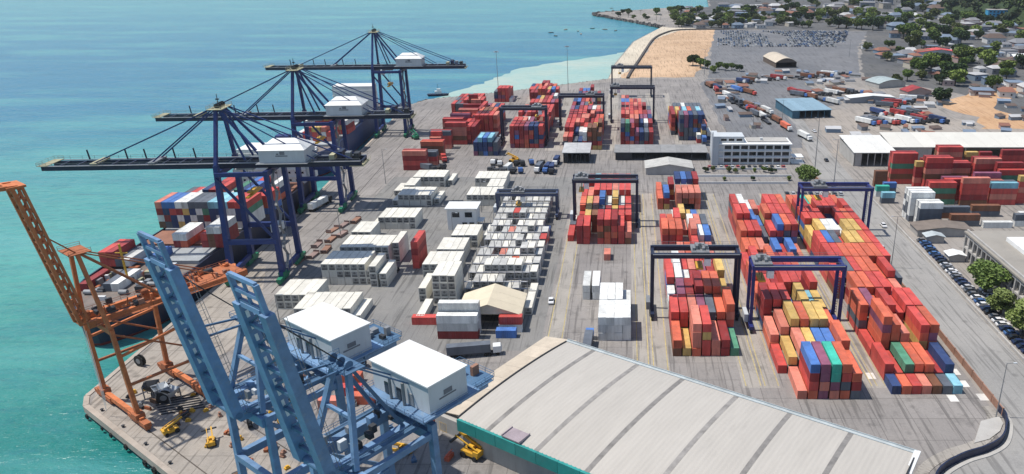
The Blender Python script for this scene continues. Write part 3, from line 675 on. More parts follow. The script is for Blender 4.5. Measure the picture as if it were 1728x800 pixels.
# orange crane at the corner
oc=thing('orange_crane','rusty orange quay crane with raised boom at the quay corner','crane',qloc(10.9),RZ2)
G=15.7;hy=9.6;zb=26
for y in(-hy,hy):
    MB().beam((0,y,2.4),(.4,y*.86,zb),1.15,1.0,w2=.9,h2=.9).build('leg',orange,oc)
    MB().beam((-G,y,2.4),(-G+.3,y*.72,zb),1.15,1.0,w2=.9,h2=.9).build('leg',orange,oc)
    MB().beam((0,y,11.5),(-G,y,11.5),.55,.6).build('portal_beam',orange2,oc)
    MB().beam((.2,y*.9,19),(-G,y*.82,21),.55,.6).build('portal_beam',orange,oc)
    MB().beam((.3,y*.88,zb-1),(-G+.2,y*.82,14.5),.4,.4).build('diagonal_brace',orange2,oc)
    MB().beam((3,y*.30,zb+1),(-36,y*.30,zb+1),1.1,1.7).build('main_girder',orange,oc)
for x in(0,-G):
    MB().beam((x,-hy-2,2.2),(x,hy+2,2.2),1.1,1.3).build('sill_beam',orange,oc)
    MB().beam((x+.3,-hy*.86,zb-.3),(x+.3,hy*.86,zb-.3),1.1,1.4).build('cross_beam',orange,oc)
bogies(oc,(0,-G),(-hy,hy),orange2)
ax,az=1.0,44.5
for y in(-1,1):
    MB().beam((.4,y*hy*.8,zb),(ax,y*2.0,az),.9,.8).build('tower_leg',orange,oc)
    MB().beam((-G+.3,y*4.5,zb+1),(ax-.5,y*1.8,az-.2),.55,.55).build('back_leg',orange2,oc)
    MB().beam((-30,y*2.6,zb+2),(ax-.5,y*1.6,az),.28,.28).build('backstay',orange2,oc)
p=MB().box(-1.6,3.0,-3.2,3.2,az,az+.2); handrail(p,(-1.6,-3.2,az),(3,-3.2,az)); handrail(p,(-1.6,3.2,az),(3,3.2,az)); p.build('apex_platform',orange2,oc)
h0=Vector((4.0,0,zb+1)); h1=Vector((9.2,0,62.5)); d=(h1-h0).normalized()
bo=[]
for y in(-2.1,2.1):
    for k,w in((0,.75),(1.8,.55)):
        off=Vector((-k,y*.82,0)); MB().beam(h0+off,h1+off,w,w).build('boom_chord',orange,oc)
n=13
for i in range(n):
    a=h0+d*((h1-h0).length*i/n); b=h0+d*((h1-h0).length*(i+1)/n)
    br=MB()
    for y in(-1.72,1.72): br.beam(a+Vector((0,y,0)),b+Vector((-1.8,y,0)),.3); br.beam(a+Vector((0,y,0)),a+Vector((-1.8,y,0)),.3)
    br.beam(a+Vector((0,-1.72,0)),b+Vector((0,1.72,0)),.3); br.beam(a+Vector((0,-1.72,0)),a+Vector((0,1.72,0)),.35)
    br.build('boom_lattice',orange2 if i%2 else orange,oc)
tip=MB().beam(h1+Vector((-1,-2,0)),h1+Vector((7,-2,.6)),.7,.9).beam(h1+Vector((-1,2,0)),h1+Vector((7,2,.6)),.7,.9)
for k in(1,3,5,7): tip.beam(h1+Vector((k,-2,.4)),h1+Vector((k,2,.4)),.5)
tip.build('boom_tip',orange,oc)
MB().box(h1.x-2.4,h1.x+1.2,-2.8,2.8,h1.z-.2,h1.z+.3).build('tip_platform',orange,oc)
for y in(-1.6,1.6): MB().beam((ax,y,az),h0+d*24+Vector((-1,y,0)),.3).build('boom_stay',orange2,oc)
rr=random.Random(4)
for i in range(46):
    x=-34+i*.78; y=rr.uniform(-4.2,3.0); w=rr.uniform(.4,1.5); z=zb+1.9
    if i%3==0: MB().tube((x,y,z+.7),(x+w*1.6,y,z+.7),rr.uniform(.35,.8),10).build('drum',rr.choice([orange,orange2,dark]),oc)
    elif i%3==1: MB().box(x,x+w,y,y+rr.uniform(.5,1.8),z,z+rr.uniform(.4,1.7)).build('machinery',rr.choice([orange,orange2,brick,dark]),oc)
    else: MB().beam((x,y,z),(x+rr.uniform(-1,3),y+rr.uniform(-2,2),z+rr.uniform(.8,3.2)),.22).build('strut',rr.choice([orange,orange2]),oc)
hs=MB().box(-35,-22,-4.4,4.4,zb+1.9,zb+2.1); handrail(hs,(-35,-4.4,zb+2),(-22,-4.4,zb+2)); handrail(hs,(-35,4.4,zb+2),(-22,4.4,zb+2)); hs.build('rear_platform',orange2,oc)
for i in range(5): MB().beam((-36+i*6,-3,zb+1.7),(-33+i*6,3,zb+1.7),.4,.4).build('cross_tie',orange,oc)
for y in(-4.9,4.9):
    wk=MB().box(-30,2,y-.45,y+.45,zb+1.0,zb+1.12); handrail(wk,(-30,y*1.08,zb+1.1),(2,y*1.08,zb+1.1),step=3); wk.build('walkway',orange2,oc)
for k in range(3): MB().beam((3.2,-1+k,zb-1),(3.2,-1+k*.8,1.5+k*2),.09).build('hoist_rope',whitep,oc)

# ---------------------------------------------------------------- yard gantries
def rtg(label,x0,x1,yc,Hh,paint=navy2,cab=.2,wb=6.6,cat='gantry crane',name='yard_gantry_crane',group='rubber tyred yard gantry cranes'):
    g=thing(name,label,cat,((x0+x1)/2,yc,0),0,group); w=(x1-x0)/2
    for y in(-wb/2,wb/2):
        for s in(-1,1): MB().beam((s*w,y*1.05,2.2),(s*w,y,Hh-.8),.85,.95).build('leg',paint,g)
        MB().box(-w-.6,w+.6,y-.55,y+.55,Hh-1.5,Hh).build('girder',paint,g)
        mb=MB(); handrail(mb,(-w,y*1.2,Hh),(w,y*1.2,Hh),step=4); mb.box(-w,w,y*1.2-.35,y*1.2+.35,Hh-.08,Hh); mb.build('walkway',steel,g)
    for s in(-1,1):
        MB().box(s*w-.6,s*w+.6,-wb/2-2.6,wb/2+2.6,1.3,2.4).build('sill_beam',paint,g)
        MB().box(s*w-.45,s*w+.45,-wb/2,wb/2,Hh-1.3,Hh-.4).build('end_tie',paint,g)
        for y in(-wb/2-2,-wb/2+.2,wb/2-.2,wb/2+2):
            MB().tube((s*w-.35,y,.75),(s*w+.35,y,.75),.75,10).build('wheel',rubber,g)
    tx=-w+2*w*cab
    t=MB().box(tx-2.8,tx+2.8,-wb/2-.2,wb/2+.2,Hh+.05,Hh+.5)
    for i in range(5): t.box(tx-2.4+i*1.0,tx-1.6+i*1.0,-2+.7*(i%3),0+.9*(i%2),Hh+.5,Hh+1.3+.5*(i%3))
    t.tube((tx-1.5,1.2,Hh+1.2),(tx+1.5,1.2,Hh+1.2),.7,10); t.build('trolley',steel,g)
    MB().box(tx+1.2,tx+3.2,-wb/2-.8,-wb/2+1,Hh-3.9,Hh-1.6).build('operator_cab',[whitep],g)
    MB().box(tx-1.1,tx+1.1,-3.05,3.05,Hh-5.6,Hh-5.1).build('spreader',yellow,g)
    for y in(-1.5,1.5): MB().beam((tx,y,Hh),(tx,y,Hh-5.2),.14).build('hoist_rope',dark,g)
    MB().box(-w-1.9,-w-.65,-2.6,2.6,2.4,5.0).build('power_pack',greyp if cab<.5 else steel,g)
    lad=MB(); 
    for i in range(int((Hh-4)/.9)): lad.box(w+.5,w+1.0,wb/2-.25,wb/2+.25,3+i*.9,3.08+i*.9)
    lad.beam((w+.5,wb/2,2.4),(w+.5,wb/2,Hh),.08).beam((w+1,wb/2,2.4),(w+1,wb/2,Hh),.08); lad.build('ladder',steel,g)
    return g
navy3=mat('royal_navy_paint',(.02,.03,.16),.5,var=.2,dirt=.25)
rtg('dark gantry crane spanning the block behind the white containers',-21.8,4.4,304,20.5,cab=.12)
rtg('dark gantry crane spanning the red block beside the big warehouse',8.2,35,220.5,22,cab=.55)
rtg('navy gantry crane spanning the foremost red and yellow block',38.2,65.2,212,21.7,paint=navy3,cab=.1)
rtg('navy gantry crane by the road wall over the long red block',70.4,98,293,20.5,paint=navy3,cab=.25)
rtg('leftmost dark gantry crane over the far blocks',-73,-47,441,22,cab=.8)
rtg('second dark gantry crane from the left over the far blocks',-42,-14.5,479,22,cab=.7)
rtg('tall dark gantry crane over the far block near the beach',-10,18,500,23.5,cab=.1)
rtg('farthest dark gantry crane, standing against the beach',-11,19,588,23,cab=.2)
rg=rtg('slate blue gantry with wide twin beams over the reefer racks',-55.5,-30,313,11.5,paint=mat('slate_blue_paint',(.05,.07,.13),.5,var=.2,dirt=.3),cab=.35,wb=5)
# ---------------------------------------------------------------- containers
CWD,CH=2.44,2.59
def cont_mesh(L,reefer=False):
    mb=MB(); w=CWD/2; ins=.05; per=.62; dep=.045
    def zig(a,b,fn):
        n=int((b-a)/per); vs=[];xs=[]
        for i in range(n):
            y=a+(b-a)*i/n; st=(b-a)/n
            xs+=[(y,0),(y+st*.3,0),(y+st*.5,dep),(y+st*.8,dep)]
        xs.append((b,0)); k=len(xs)
        for y,d in xs: vs+=list(fn(y,d))
        mb.add(vs,[(2*i,2*i+2,2*i+3,2*i+1) for i in range(k-1)])
    d_=0.012 if reefer else 1.0
    zig(.14,L-.14,lambda y,d:((-w+ins-(d*d_ if not reefer else d*.3)+.0,y,.14),(-w+ins-(d if not reefer else d*.3),y,CH-.1)))
    zig(.14,L-.14,lambda y,d:((w-ins+(d if not reefer else d*.3),y,CH-.1),(w-ins+(d if not reefer else d*.3),y,.14)))
    zig(.14,L-.14,lambda y,d:((-w+.06,y,CH-.05+d*.5),(w-.06,y,CH-.05+d*.5)))
    for x in(-w,w-.12):
        mb.box(x,x+.12,0,L,0,.16); mb.box(x,x+.12,.13,L-.13,CH-.1,CH-.01)
        for y in(0,L-.14): mb.box(x,x+.12,y,y+.14,.16,CH)
    for y in(0,L-.14): mb.box(-w+.12,w-.12,y,y+.14,CH-.13,CH); mb.box(-w+.12,w-.12,y,y+.14,0,.16)
    mb.add([(-w+.1,L-.05,.1),(w-.1,L-.05,.1),(w-.1,L-.05,CH-.1),(-w+.1,L-.05,CH-.1)],[(0,1,2,3)][::-1])
    mb.add([(-w+.1,.06,.1),(w-.1,.06,.1),(w-.1,.06,CH-.1),(-w+.1,.06,CH-.1)],[(0,1,2,3)])
    return mb.mesh('container_shell',CM['r'])
ME40,ME20=cont_mesh(12.19),cont_mesh(6.06); RE40,RE20=cont_mesh(12.19,True),cont_mesh(6.06,True)
db=MB()   # doors with locking bars
for x0,x1 in((-1.08,-.02),(.02,1.08)):
    db.box(x0,x1,.015,.05,.17,CH-.14)
    for f in(.28,.72): x=x0+(x1-x0)*f; db.tube((x,-.02,.2),(x,-.02,CH-.16),.03,5)
DOOR=db.mesh('door',CM['r'])
ub=MB().box(-1.02,1.02,-.02,.05,.3,CH-.25,0); ub.tube((0,-.03,1.75),(0,.0,1.75),.42,10,1).box(-.85,.85,-.05,-.02,.45,.95,1)
UNIT=ub.mesh('refrigeration_unit',[mat('shade_grey_unit_frame',(.27,.265,.25),.6,var=.35),mat('reefer_unit_grille',(.11,.11,.105),.7,var=.5)])  # unit frame with the shade of the container ends put into its grey
recs=[]   # (x,y,z,L,code,tier,ncolinfo...,axis)
def block(phrase,x0,pitch,y0,rows,pal='rrrrrRRRooosyybBknp',gap=.55,seed=1,reef=False):
    """rows: (length 4 or 2, heights, top colours); containers lie along Y"""
    rr=random.Random(seed); y=y0; nrow=len(rows)
    for ri,row in enumerate(rows):
        L=12.19 if row[0]==4 else 6.06; hs=row[1]; cs=row[2] if len(row)>2 else ''
        yy=row[3] if len(row)>3 else y
        for ci,hc in enumerate(hs):
            if not hc.isdigit(): continue
            h=int(hc)
            for t in range(h):
                top=t==h-1
                code=cs[ci] if (top and ci<len(cs) and cs[ci]!='?' and cs[ci]!='-') else rr.choice(pal)
                if (not top and ci<len(cs) and rr.random()<.3 and cs[ci] in CONT): code=cs[ci]
                jx=rr.uniform(-.07,.07); jy=rr.uniform(-.14,.14)
                recs.append(dict(x=x0+pitch*ci+jx,y=yy+jy,z=t*(CH+.02),L=L,c=code,t=t,h=h,col=ci,ncol=len(hs),row=ri,nrow=nrow,ph=phrase,key=(phrase,ri,ci,t),rz=0,reef=reef))
        y=yy+L+gap
P='rrrrrRRRoooosynbBkp'
block('foremost block under the navy gantry',43.2,2.78,170.6,[(4,'0144443','-sbptoo'),(4,'1233334','rysybbo'),(4,'2344443','ssyoyyo'),(4,'4442433','Rrrbycy'),(4,'2334424','orRrrpr'),(4,'3333122','oRRRbkr'),(4,'2313222','rrooRro')],P,seed=3)
block('block beyond the foremost navy gantry',45.5,2.78,262,[(4,'22212121','oossbrbs'),(4,'33323444','orrkrbor'),(4,'44324444','rrbborrr'),(4,'44332444','rwwsrrro')],P,seed=5)
block('long block beside the road wall',71.4,2.72,173.0,[(2,'1111111','Borsnkc'),(4,'2122212','rrgooRB'),(4,'1543044','rooswro'),(4,'4434344','oporrrr'),(4,'0444433','-oorrrs'),(4,'34444343','rkrooork'),(4,'44444444','rrooooor'),(4,'44434444','rbkryyor'),(4,'34443444','yywwwyyr'),(4,'44433444','rrrrBror'),(4,'44344434','rRrrrrRr'),(4,'33333333','ootyorro')],P,seed=7)
block('red block under the dark gantry by the warehouse',14.7,2.78,192.8,[(4,'2144221','oysrsRg'),(4,'3333334','rrspkoo'),(4,'2334443','wpRRooy'),(4,'3322334','rwwRpRy'),(4,'2322232','rwrsrrr')],P,seed=9)
block('block behind the dark gantry by the warehouse',15.2,2.78,264,[(4,'0011211','--soros'),(4,'3330322','ooo-swb'),(4,'2231222','rorswsk'),(4,'0012110','--wyy--'),(4,'2303333','ob-ssss',322),(4,'2234444','okRBbBR')],P,seed=11)
block('block behind the white containers',-18.5,2.75,280,[(4,'33044432','Rr-RrRrs'),(4,'23333333','rynkRyrr'),(4,'33343433','oysbwywr'),(4,'33444444','rsrrrsrr'),(4,'34444444','rRcrsrpr')],P,seed=13)
block('single stack left of that gantry',-22.2,2.7,283,[(4,'1','r'),(2,'1','k'),(2,'1','w')],P,seed=14)
PF='rrrrrRRRoosBkpyb'
block('leftmost far gantry block',-66,2.8,430,[(4,'5555555','rRRpBBr'),(4,'5554444','rrsspRr'),(4,'4444345','swwpynr'),(4,'5455443','rRrRrrR'),(4,'4444444','pprrRRr'),(4,'4333444')],PF,seed=17)
block('second far gantry block',-35,2.8,426,[(4,'33224554','srkBwnnn'),(4,'44334445','RrBwrRyn'),(4,'44445444','rrsrsRrr'),(4,'44444544','RrRsrsro'),(4,'44443444','RRrrrsrr'),(4,'4444444','pBRrpws'),(4,'434443','RBpkrw'),(4,'44444')],PF,seed=19)
block('far block under the tall gantry near the beach',-2.2,2.8,437,[(4,'5543333','kgRpBkR'),(4,'3345444','sspsBwR'),(4,'3345444','krsoppB'),(4,'4444444','rsrrrRp'),(4,'4444434','RrrRrrk'),(4,'444444','RrrsrR'),(4,'44444'),(4,'4433')],PF,seed=21)
block('far block with navy containers beside the office',33,2.75,448,[(4,'6666642','kpBkBsw'),(4,'566665','RcokcB'),(4,'455554','yBBBBB'),(4,'444444','yrrBBw'),(4,'3333333','kkkkkkk'),(4,'3333333','kkwkkkk')],'BBBbkkRnp',seed=23)
block('two stacks at the corner of the office',43,2.75,434.5,[(2,'02','-b'),(2,'24','wB')],PF,seed=24)
block('dark red stack left of the navy block',28.8,2.7,462,[(4,'5','R'),(4,'5','R'),(4,'4','y')],PF,seed=25)
block('mid far stack behind the bluish stack',-91.2,2.8,459,[(4,'55555','rrrrs'),(4,'5555','onno'),(4,'4333','srwk'),(4,'4444')],PF,seed=27)
block('rows behind the far quay apron',-119,2.8,520,[(4,'33344444','rkRrRrsr'),(4,'3333444','kRrrRrr'),(4,'333333','RrkrRr')],PF,seed=28)
block('dark red rows beside the apron stacks',-98.5,2.8,424,[(4,'0000','----'),(4,'0044','--rR',440),(4,'0444','-rRR'),(4,'4444','RrsR'),(4,'4454','rRRr'),(4,'4454','pRrs')],PF,seed=26)
block('far shore row between the light masts',-72,2.8,575,[(4,'33334433','rRkrsRrr'),(4,'3334433')],PF,seed=30)
block('rear rows behind the leftmost far gantry',-64,2.8,512,[(4,'4444444','rrsRrpR'),(4,'3444433')],PF,seed=36)
block('far shore row beside the light mast',-97,2.8,565,[(4,'34441','krrrw'),(4,'3333')],PF,seed=29)
block('far shore row near the beach',-68,2.8,548,[(4,'4455433','RRorrpw'),(4,'444444')],PF,seed=31)
block('far shore row behind the second gantry',-34,2.8,556,[(4,'333333','BpRpkR'),(4,'3334')],PF,seed=33)
# bluish stack in mid field
block('bluish stack beside parked trucks',-84,2.75,413,[(4,'34443','Bcbck'),(4,'3333','kkBk')],'BkkBp',seed=35)
def xblock(phrase,items,seed=1,pal='rrRRRns',rz=0):
    """stacks lying along X: items (x0,y,height,colours bottom-up or top)"""
    rr=random.Random(seed)
    for ri,(x,y,h,top,*L) in enumerate(items):
        L=L[0] if L else 12.19
        for t in range(h):
            code=top[t] if len(top)==h else (top if t==h-1 else rr.choice(pal))
            recs.append(dict(x=x+rr.uniform(-.1,.1),y=y,z=t*(CH+.02),L=L,c=code[0],t=t,h=h,col=ri,ncol=len(items),row=0,nrow=1,ph=phrase,key=(phrase,0,ri,t),rz=1,reef=False))
xblock('stacks by the far quay apron',[(-116.5,384,4,'s'),(-116.5,386.8,4,'R'),(-113,392,3,'k'),(-113,395,3,'k'),(-118,395,2,'w',6.06),(-112,404,4,'o'),(-112,407,4,'r'),(-109,413,4,'s',6.06),(-109,416,5,'r',6.06),
 (-113,428,4,'k'),(-113,431,4,'R'),(-106,438,5,'r'),(-106,441,5,'R'),(-110,449,5,'r'),(-110,452,5,'R'),(-108,462,5,'p'),(-108,465,5,'r'),(-106,476,5,'s'),(-106,479,5,'R'),(-106,492,5,'R'),(-104,508,5,'s',6.06),(-106,511,6,'R',6.06),(-112,506,4,'k',6.06)],41)
xblock('red depot beside the road',[(130,360,6,'r'),(130,363,6,'R'),(144,360,5,'R'),(157,372,6,'r'),(157,375,6,'R'),(171,372,5,'y',6.06),(178,372,5,'R',6.06),(186,366,6,'R'),(136,345,6,'y',6.06),(139.5,342,7,'r'),(139.5,345,7,'R'),(153,352,5,'R'),(153,355,5,'r'),
 (166,350,6,'s'),(166,353,6,'R'),(146,334,4,'r'),(146,337,4,'p'),(159.5,332,4,'s'),(159.5,335,5,'p'),(173,340,5,'r'),(173,343,6,'R'),(137,328.5,4,'r'),(137,331.3,4,'R'),(151,327,5,'s'),(164.5,328,4,'c'),(164.5,331,4,'k'),(178,330,5,'y',6.06),(180,350,5,'R'),(200,370,5,'r'),(195,352,5,'b'),(200,344,5,'y')],43,'rrsrRgn')
xblock('white stacks in the depot',[(122.5,300,4,'w',9.5),(122.5,303,4,'w',9.5),(120.5,306,5,'w',10),(120.5,309,5,'w',10),(120.5,312,5,'w',10)],45,'wwkw')
xblock('low stacks in the depot',[(136,300,2,'n'),(149,298,1,'w'),(150,312,2,'n'),(163,300,2,'k'),(170,310,1,'w'),(136,310,2,'k'),(116.5,330,2,'c',6.06),(117,340,2,'t',6.06),(122,345,2,'b',6.06),(121,356,3,'n',6.06)],46,'knw')
xblock('site containers before the cream workshop',[(-56.8,203,3,'Rws'[:2]+'w'),(-56.8,206.2,4,'w'),(-39.5,203.4,1,'b',6.06),(-39,207.2,2,'r',7),(-67,212,1,'r',8)],47,'wwR')
xblock('loose containers under the blue cranes',[(-78,178,1,'o',6.06),(-76,172,1,'r',6.06),(-71.5,168,1,'o',6.06),(-79,166,1,'s',6.06),(-66,178,1,'r'),(-64,184,2,'o',6.06),(-84,184,1,'k',6.06),(-57,176,1,'B',6.06),(-60,168,1,'n',6.06),(-92,178,1,'n',6.06)],48)
block('red stack beside the white reefers',-77,2.7,256,[(4,'4','r')],'rR',seed=49)
block('lone salmon container on the open apron',-7.2,2.7,263.5,[(2,'1','s')],'s',seed=50)
# scattered ones beside the warehouse
xw=[(-44.8,156.5,1,'y',R(-32)),(-50,160,1,'s',R(-32)),(-43.4,160.4,1,'w',R(-32)),(-39.5,165,1,'r',R(57))]
for i,(x,y,h,c,rz) in enumerate(xw): recs.append(dict(x=x,y=y,z=0,L=6.06,c=c,t=0,h=1,col=i,ncol=4,row=0,nrow=1,ph='boxes at the corner of the big warehouse',key=('wx',i,0,0),rz=rz,reef=False))
# white dry stack
block('white block in front of the warehouse',-7.2,2.44,202,[(4,'3333','wwww'),(4,'3332','wwww'),(2,'0110','-ww-')],'w',gap=.3,seed=51)
block('loose white row beside the white block',-13.4,3.2,230,[(4,'22','ww'),],'w',seed=52)
# reefers
RP=[('front row of the left reefer lines',-102.6,213,[(4,'2222222','')]),('second row of the left reefer lines',-104.6,242,[(4,'3333332','')]),('third row of the left reefer lines',-103.6,258,[(4,'3333333','')]),
 ('fourth row of the left reefer lines',-104.2,297,[(4,'1222222','')]),('fifth row of the left reefer lines',-104.6,327,[(4,'1222222','')]),('farthest row of the left reefer lines',-105,355,[(4,'1222222','')])]
for i,(ph,x,y,rows) in enumerate(RP): block(ph,x,2.55,y,rows,'w',seed=60+i,reef=True)
block('lower reefers left of the second line',-112.5,2.5,223,[(4,'2222200','')],'w',seed=70,reef=True)
block('low reefers right of the first line',-84.6,2.6,213.5,[(4,'10','ww'),],'w',seed=71,reef=True)
block('low reefers right of the second line',-87.4,3.4,240,[(4,'32','')],'w',seed=72,reef=True)
block('low reefers right of the third line',-85.6,3.0,262,[(4,'3','')],'w',seed=73,reef=True)
block('low reefers right of the fifth line',-86.3,3.0,329,[(4,'1','')],'w',seed=74,reef=True)
block('low reefers right of the farthest line',-86.5,3.0,358,[(4,'1','')],'w',seed=75,reef=True)
block('low reefers left of the fourth line',-107,2.5,280,[(4,'2220','')],'w',seed=76,reef=True)
block('low reefers left of the farthest line',-108,2.5,341.5,[(4,'1122','')],'w',seed=77,reef=True)
MP=[('tall cream reefers beside the workshop',-62.3,226.5,[(4,'444','')]),('wide cream reefers in the middle line',-71.2,248,[(4,'22222','')]),('middle line reefers behind the wide cream row',-69.4,262,[(4,'22220','')]),('middle line reefers beside the racks',-67,276.5,[(4,'222202','')]),
 ('cream reefers behind the control office',-71,327,[(4,'222222','')]),('farthest cream reefers in the middle line',-72,353,[(4,'222222','')]),('low pair beside the tall cream reefers',-67.5,228,[(4,'20','')]),('cream reefers between office and farthest row',-64,340,[(4,'222','')])]
for i,(ph,x,y,rows) in enumerate(MP): block(ph,x,2.55,y,rows,'w',seed=80+i,reef=True)
block('lone low reefer by the site containers',-64.6,2.5,213.4,[(4,'1','w')],'w',seed=90,reef=True)
for i in range(13):
    hs=['122221100','223333322','222222222','221222332','122223222','222221222','212222322','222122221','223332220','222222220','222222220','212222220','122222220'][i]
    block('%s reefer rack row from the workshop'%nth(i),-53.2,2.62,233.8+i*7.75,[(2,hs,['wvwwvwvw','vwwvvwwvw','wvwvwowwv','vvwsvwvwv','wvvwvvwvw','vwvvwvwvr','vwvsvvwvv','vwvvwvvw','vvvrvwvvw','vvwvvvwvv','vvvwvvvwv','vvwvvwvvv','vvvvwvvvv'][i])],'vvvvvwwkkBs',seed=100+i,reef=True)
block('end of the reefer racks beside the cream workshop',-31.5,2.6,219,[(4,'1','w'),(2,'1','w')],'w',seed=120,reef=True)

def deckload(ph,x0,y0,z0,cols,tops,seed,rz=0,pal='rRbBwwkyoBn'):
    rr=random.Random(seed); ca,sa=math.cos(rz),math.sin(rz)
    for ci,h in enumerate(cols):
        for t in range(int(h)):
            top=t==int(h)-1; code=tops[ci] if top and tops[ci] in CONT else rr.choice(pal)
            recs.append(dict(x=x0+ci*2.5*ca,y=y0+ci*2.5*sa,z=z0+t*(CH+.02),L=12.19,c=code,t=t,h=int(h),col=ci,ncol=len(cols),row=0,nrow=1,ph=ph,key=(ph,0,ci,t),rz=rz,reef=False))
deckload('tall stack wall on the dark hulled ship',-177.3,273,9.5,'44444444444444','sbbwwkkkcccrrr',1,pal='BRnwkgyBwwr')
deckload('second stack on the dark hulled ship',-177.3,288.6,9.5,'33334443344433','krwbBRrwcgBbrr',2)
deckload('third stack on the dark hulled ship',-170,304,9.5,'3322333223','rrwwkbrrww',3)
deckload('white and red pile by the nearest navy crane',-163.2,253,9.5,'02200233','-ww--rww',4,pal='RRon')
deckload('low pile near the bow of the dark hulled ship',-176,236,9.5,'2211001','rRkw--b',5,pal='RRrk')
deckload('low stack on the deck behind the orange crane',-172,219,8.3,'1001100','R--kw--',9,pal='Rk')
deckload('near stack on the blue hulled ship',-176.5,404,10.3,'2233332','wrryysr',6,R(3.75),'rypwRs')
deckload('middle stack on the blue hulled ship',-178,420,10.3,'333444433','wwrrysrpw',7,R(3.75),'rypwRsw')
deckload('far stack on the blue hulled ship',-179.5,451,10.3,'222333332','kwbrwkrww',8,R(3.75),'kwbrRB')


occ={r['key'] for r in recs}
def expo(r):
    ph,ri,ci,t=r['key']; up=(ph,ri,ci,t+1) not in occ; fr=(ph,ri-1,ci,t) not in occ; le=(ph,ri,ci-1,t) not in occ; ri_=(ph,ri,ci+1,t) not in occ
    if r['rz']==1 or abs(r['rz'])>.2: fr=True; le=ri_=True
    return up,fr,le,ri_
vis=[]
for r in recs:
    e=expo(r); r['e']=e
    if not any(e): continue
    d2=r['x']**2+r['y']**2+(H-r['z'])**2
    side=e[2] if r['x']>0 else e[3]
    r['score']=(e[0]*1.3*r['L']/12+e[1]*.8+side*.8*r['L']/12)/d2*1e4
    vis.append(r)
dry=sorted([r for r in vis if not r['reef']],key=lambda r:-r['score']); ree=sorted([r for r in vis if r['reef']],key=lambda r:-r['score'])
TIER=['bottom','second','third','fourth','fifth','sixth','seventh']
def clabel(r,kind):
    tier='top' if r['t']==r['h']-1 else TIER[r['t']]+' tier'
    if r['h']==1: tier='ground level'
    cn='white' if r['reef'] and r['c']=='w' else CONT[r['c']][0]
    s='%s %s, %s'%(cn,kind,tier)
    if r['ncol']>1: s+=', %s from left'%nth(r['col']) if not r['rz'] else ', %s stack'%nth(r['col'])
    if r['nrow']>1: s+=', %s row'%nth(r['row'])
    s+=', '+r['ph']
    w=s.split()
    if len(w)>16: s=s.replace(' from left','').replace(', %s row'%nth(r['row']),', row %s'%ORD[r['row']] if False else ', %s row'%nth(r['row']))
    if len(s.split())>16: s=s.replace(' container','')
    if len(s.split())>16: s=s.replace(' on the dark hulled ship',' on the ship').replace(', %s row'%nth(r['row']),'')
    if len(s.split())>16: s=' '.join(s.split()[:16])
    return s
lay=Matrix.Rotation(R(90),4,'Z')
def place(r,mesh,child,matl,kind,name,cat,group):
    o=obj(name,mesh,None); r_=r['rz']
    if r_==0: o.location=(r['x'],r['y'],r['z'])
    elif r_==1: o.location=(r['x'],r['y']+CWD/2,r['z']); o.rotation_euler=(0,0,R(-90))
    else: o.location=(r['x'],r['y'],r['z']); o.rotation_euler=(0,0,r_)
    o.material_slots[0].link='OBJECT'; o.material_slots[0].material=matl
    tag(o,clabel(r,kind),cat,group)
    if child and (r['e'][1]):
        d=obj(child.name,child,o)
        if child is DOOR: d.material_slots[0].link='OBJECT'; d.material_slots[0].material=matl
    return o
for r in dry[:300]: place(r,ME40 if r['L']>11 else ME20,DOOR if r['rz']!=1 else None,CM[r['c']],'container','shipping_container','container','shipping containers stacked in the yard').scale=(1,r['L']/(12.19 if r['L']>11 else 6.06),1)
for r in ree[:300]: place(r,RE40 if r['L']>11 else RE20,UNIT,reeferw if r['c']=='w' else CM[r['c']],'reefer','refrigerated_container','reefer container','refrigerated containers in the reefer lines')
def rest(rs,name,label,cat):
    if not rs: return
    codes=sorted({r['c'] for r in rs}); mb=MB()
    for r in rs:
        m=codes.index(r['c']); w=CWD/2
        if r['rz']==1: x0,x1,y0,y1=r['x'],r['x']+r['L'],r['y'],r['y']+CWD
        else: x0,x1,y0,y1=r['x']-w,r['x']+w,r['y'],r['y']+r['L']
        z=r['z']; mb.box(x0,x1,y0,y1,z,z+CH-.06,m)
        for a in(x0,x1-.12): mb.box(a,a+.12,y0-.01,y1+.01,z+CH-.06,z+CH,m)
        if r['e'][1] and r['rz']==0: mb.box(r['x']-.04,r['x']+.04,y0-.05,y0,z+.1,z+CH-.2,m)
    o=mb.build(name,[reeferw if (r_=='w' and 'reefer' in cat) else CM[r_] for r_ in codes]); tag(o,label,cat); o['kind']='stuff'
rest(dry[300:],'far_containers','mass of farther stacked shipping containers across the terminal','containers')
rest(ree[300:],'far_reefers','mass of farther stacked white refrigerated containers','reefer containers')
print('containers',len(recs),len(dry),len(ree))
# reefer rack frames
rk=mat('grey_rack_steel',(.30,.30,.31),.6)
for i in range(13):
    f=thing('reefer_rack','grey steel reefer rack frame, %s from the cream workshop'%nth(i),'rack',(-54.6,232.9+i*7.75,0),0,'reefer rack frames')
    for z in(2.7,5.3): MB().box(0,21.5,-.45,.35,z,z+.12).build('walkway',rk,f)
    pme=MB().box(-.1,.1,-.1,.1,0,8).mesh('post',rk)
    for k in range(9): obj('post',pme,f,(.1+k*2.65,-.3,0))
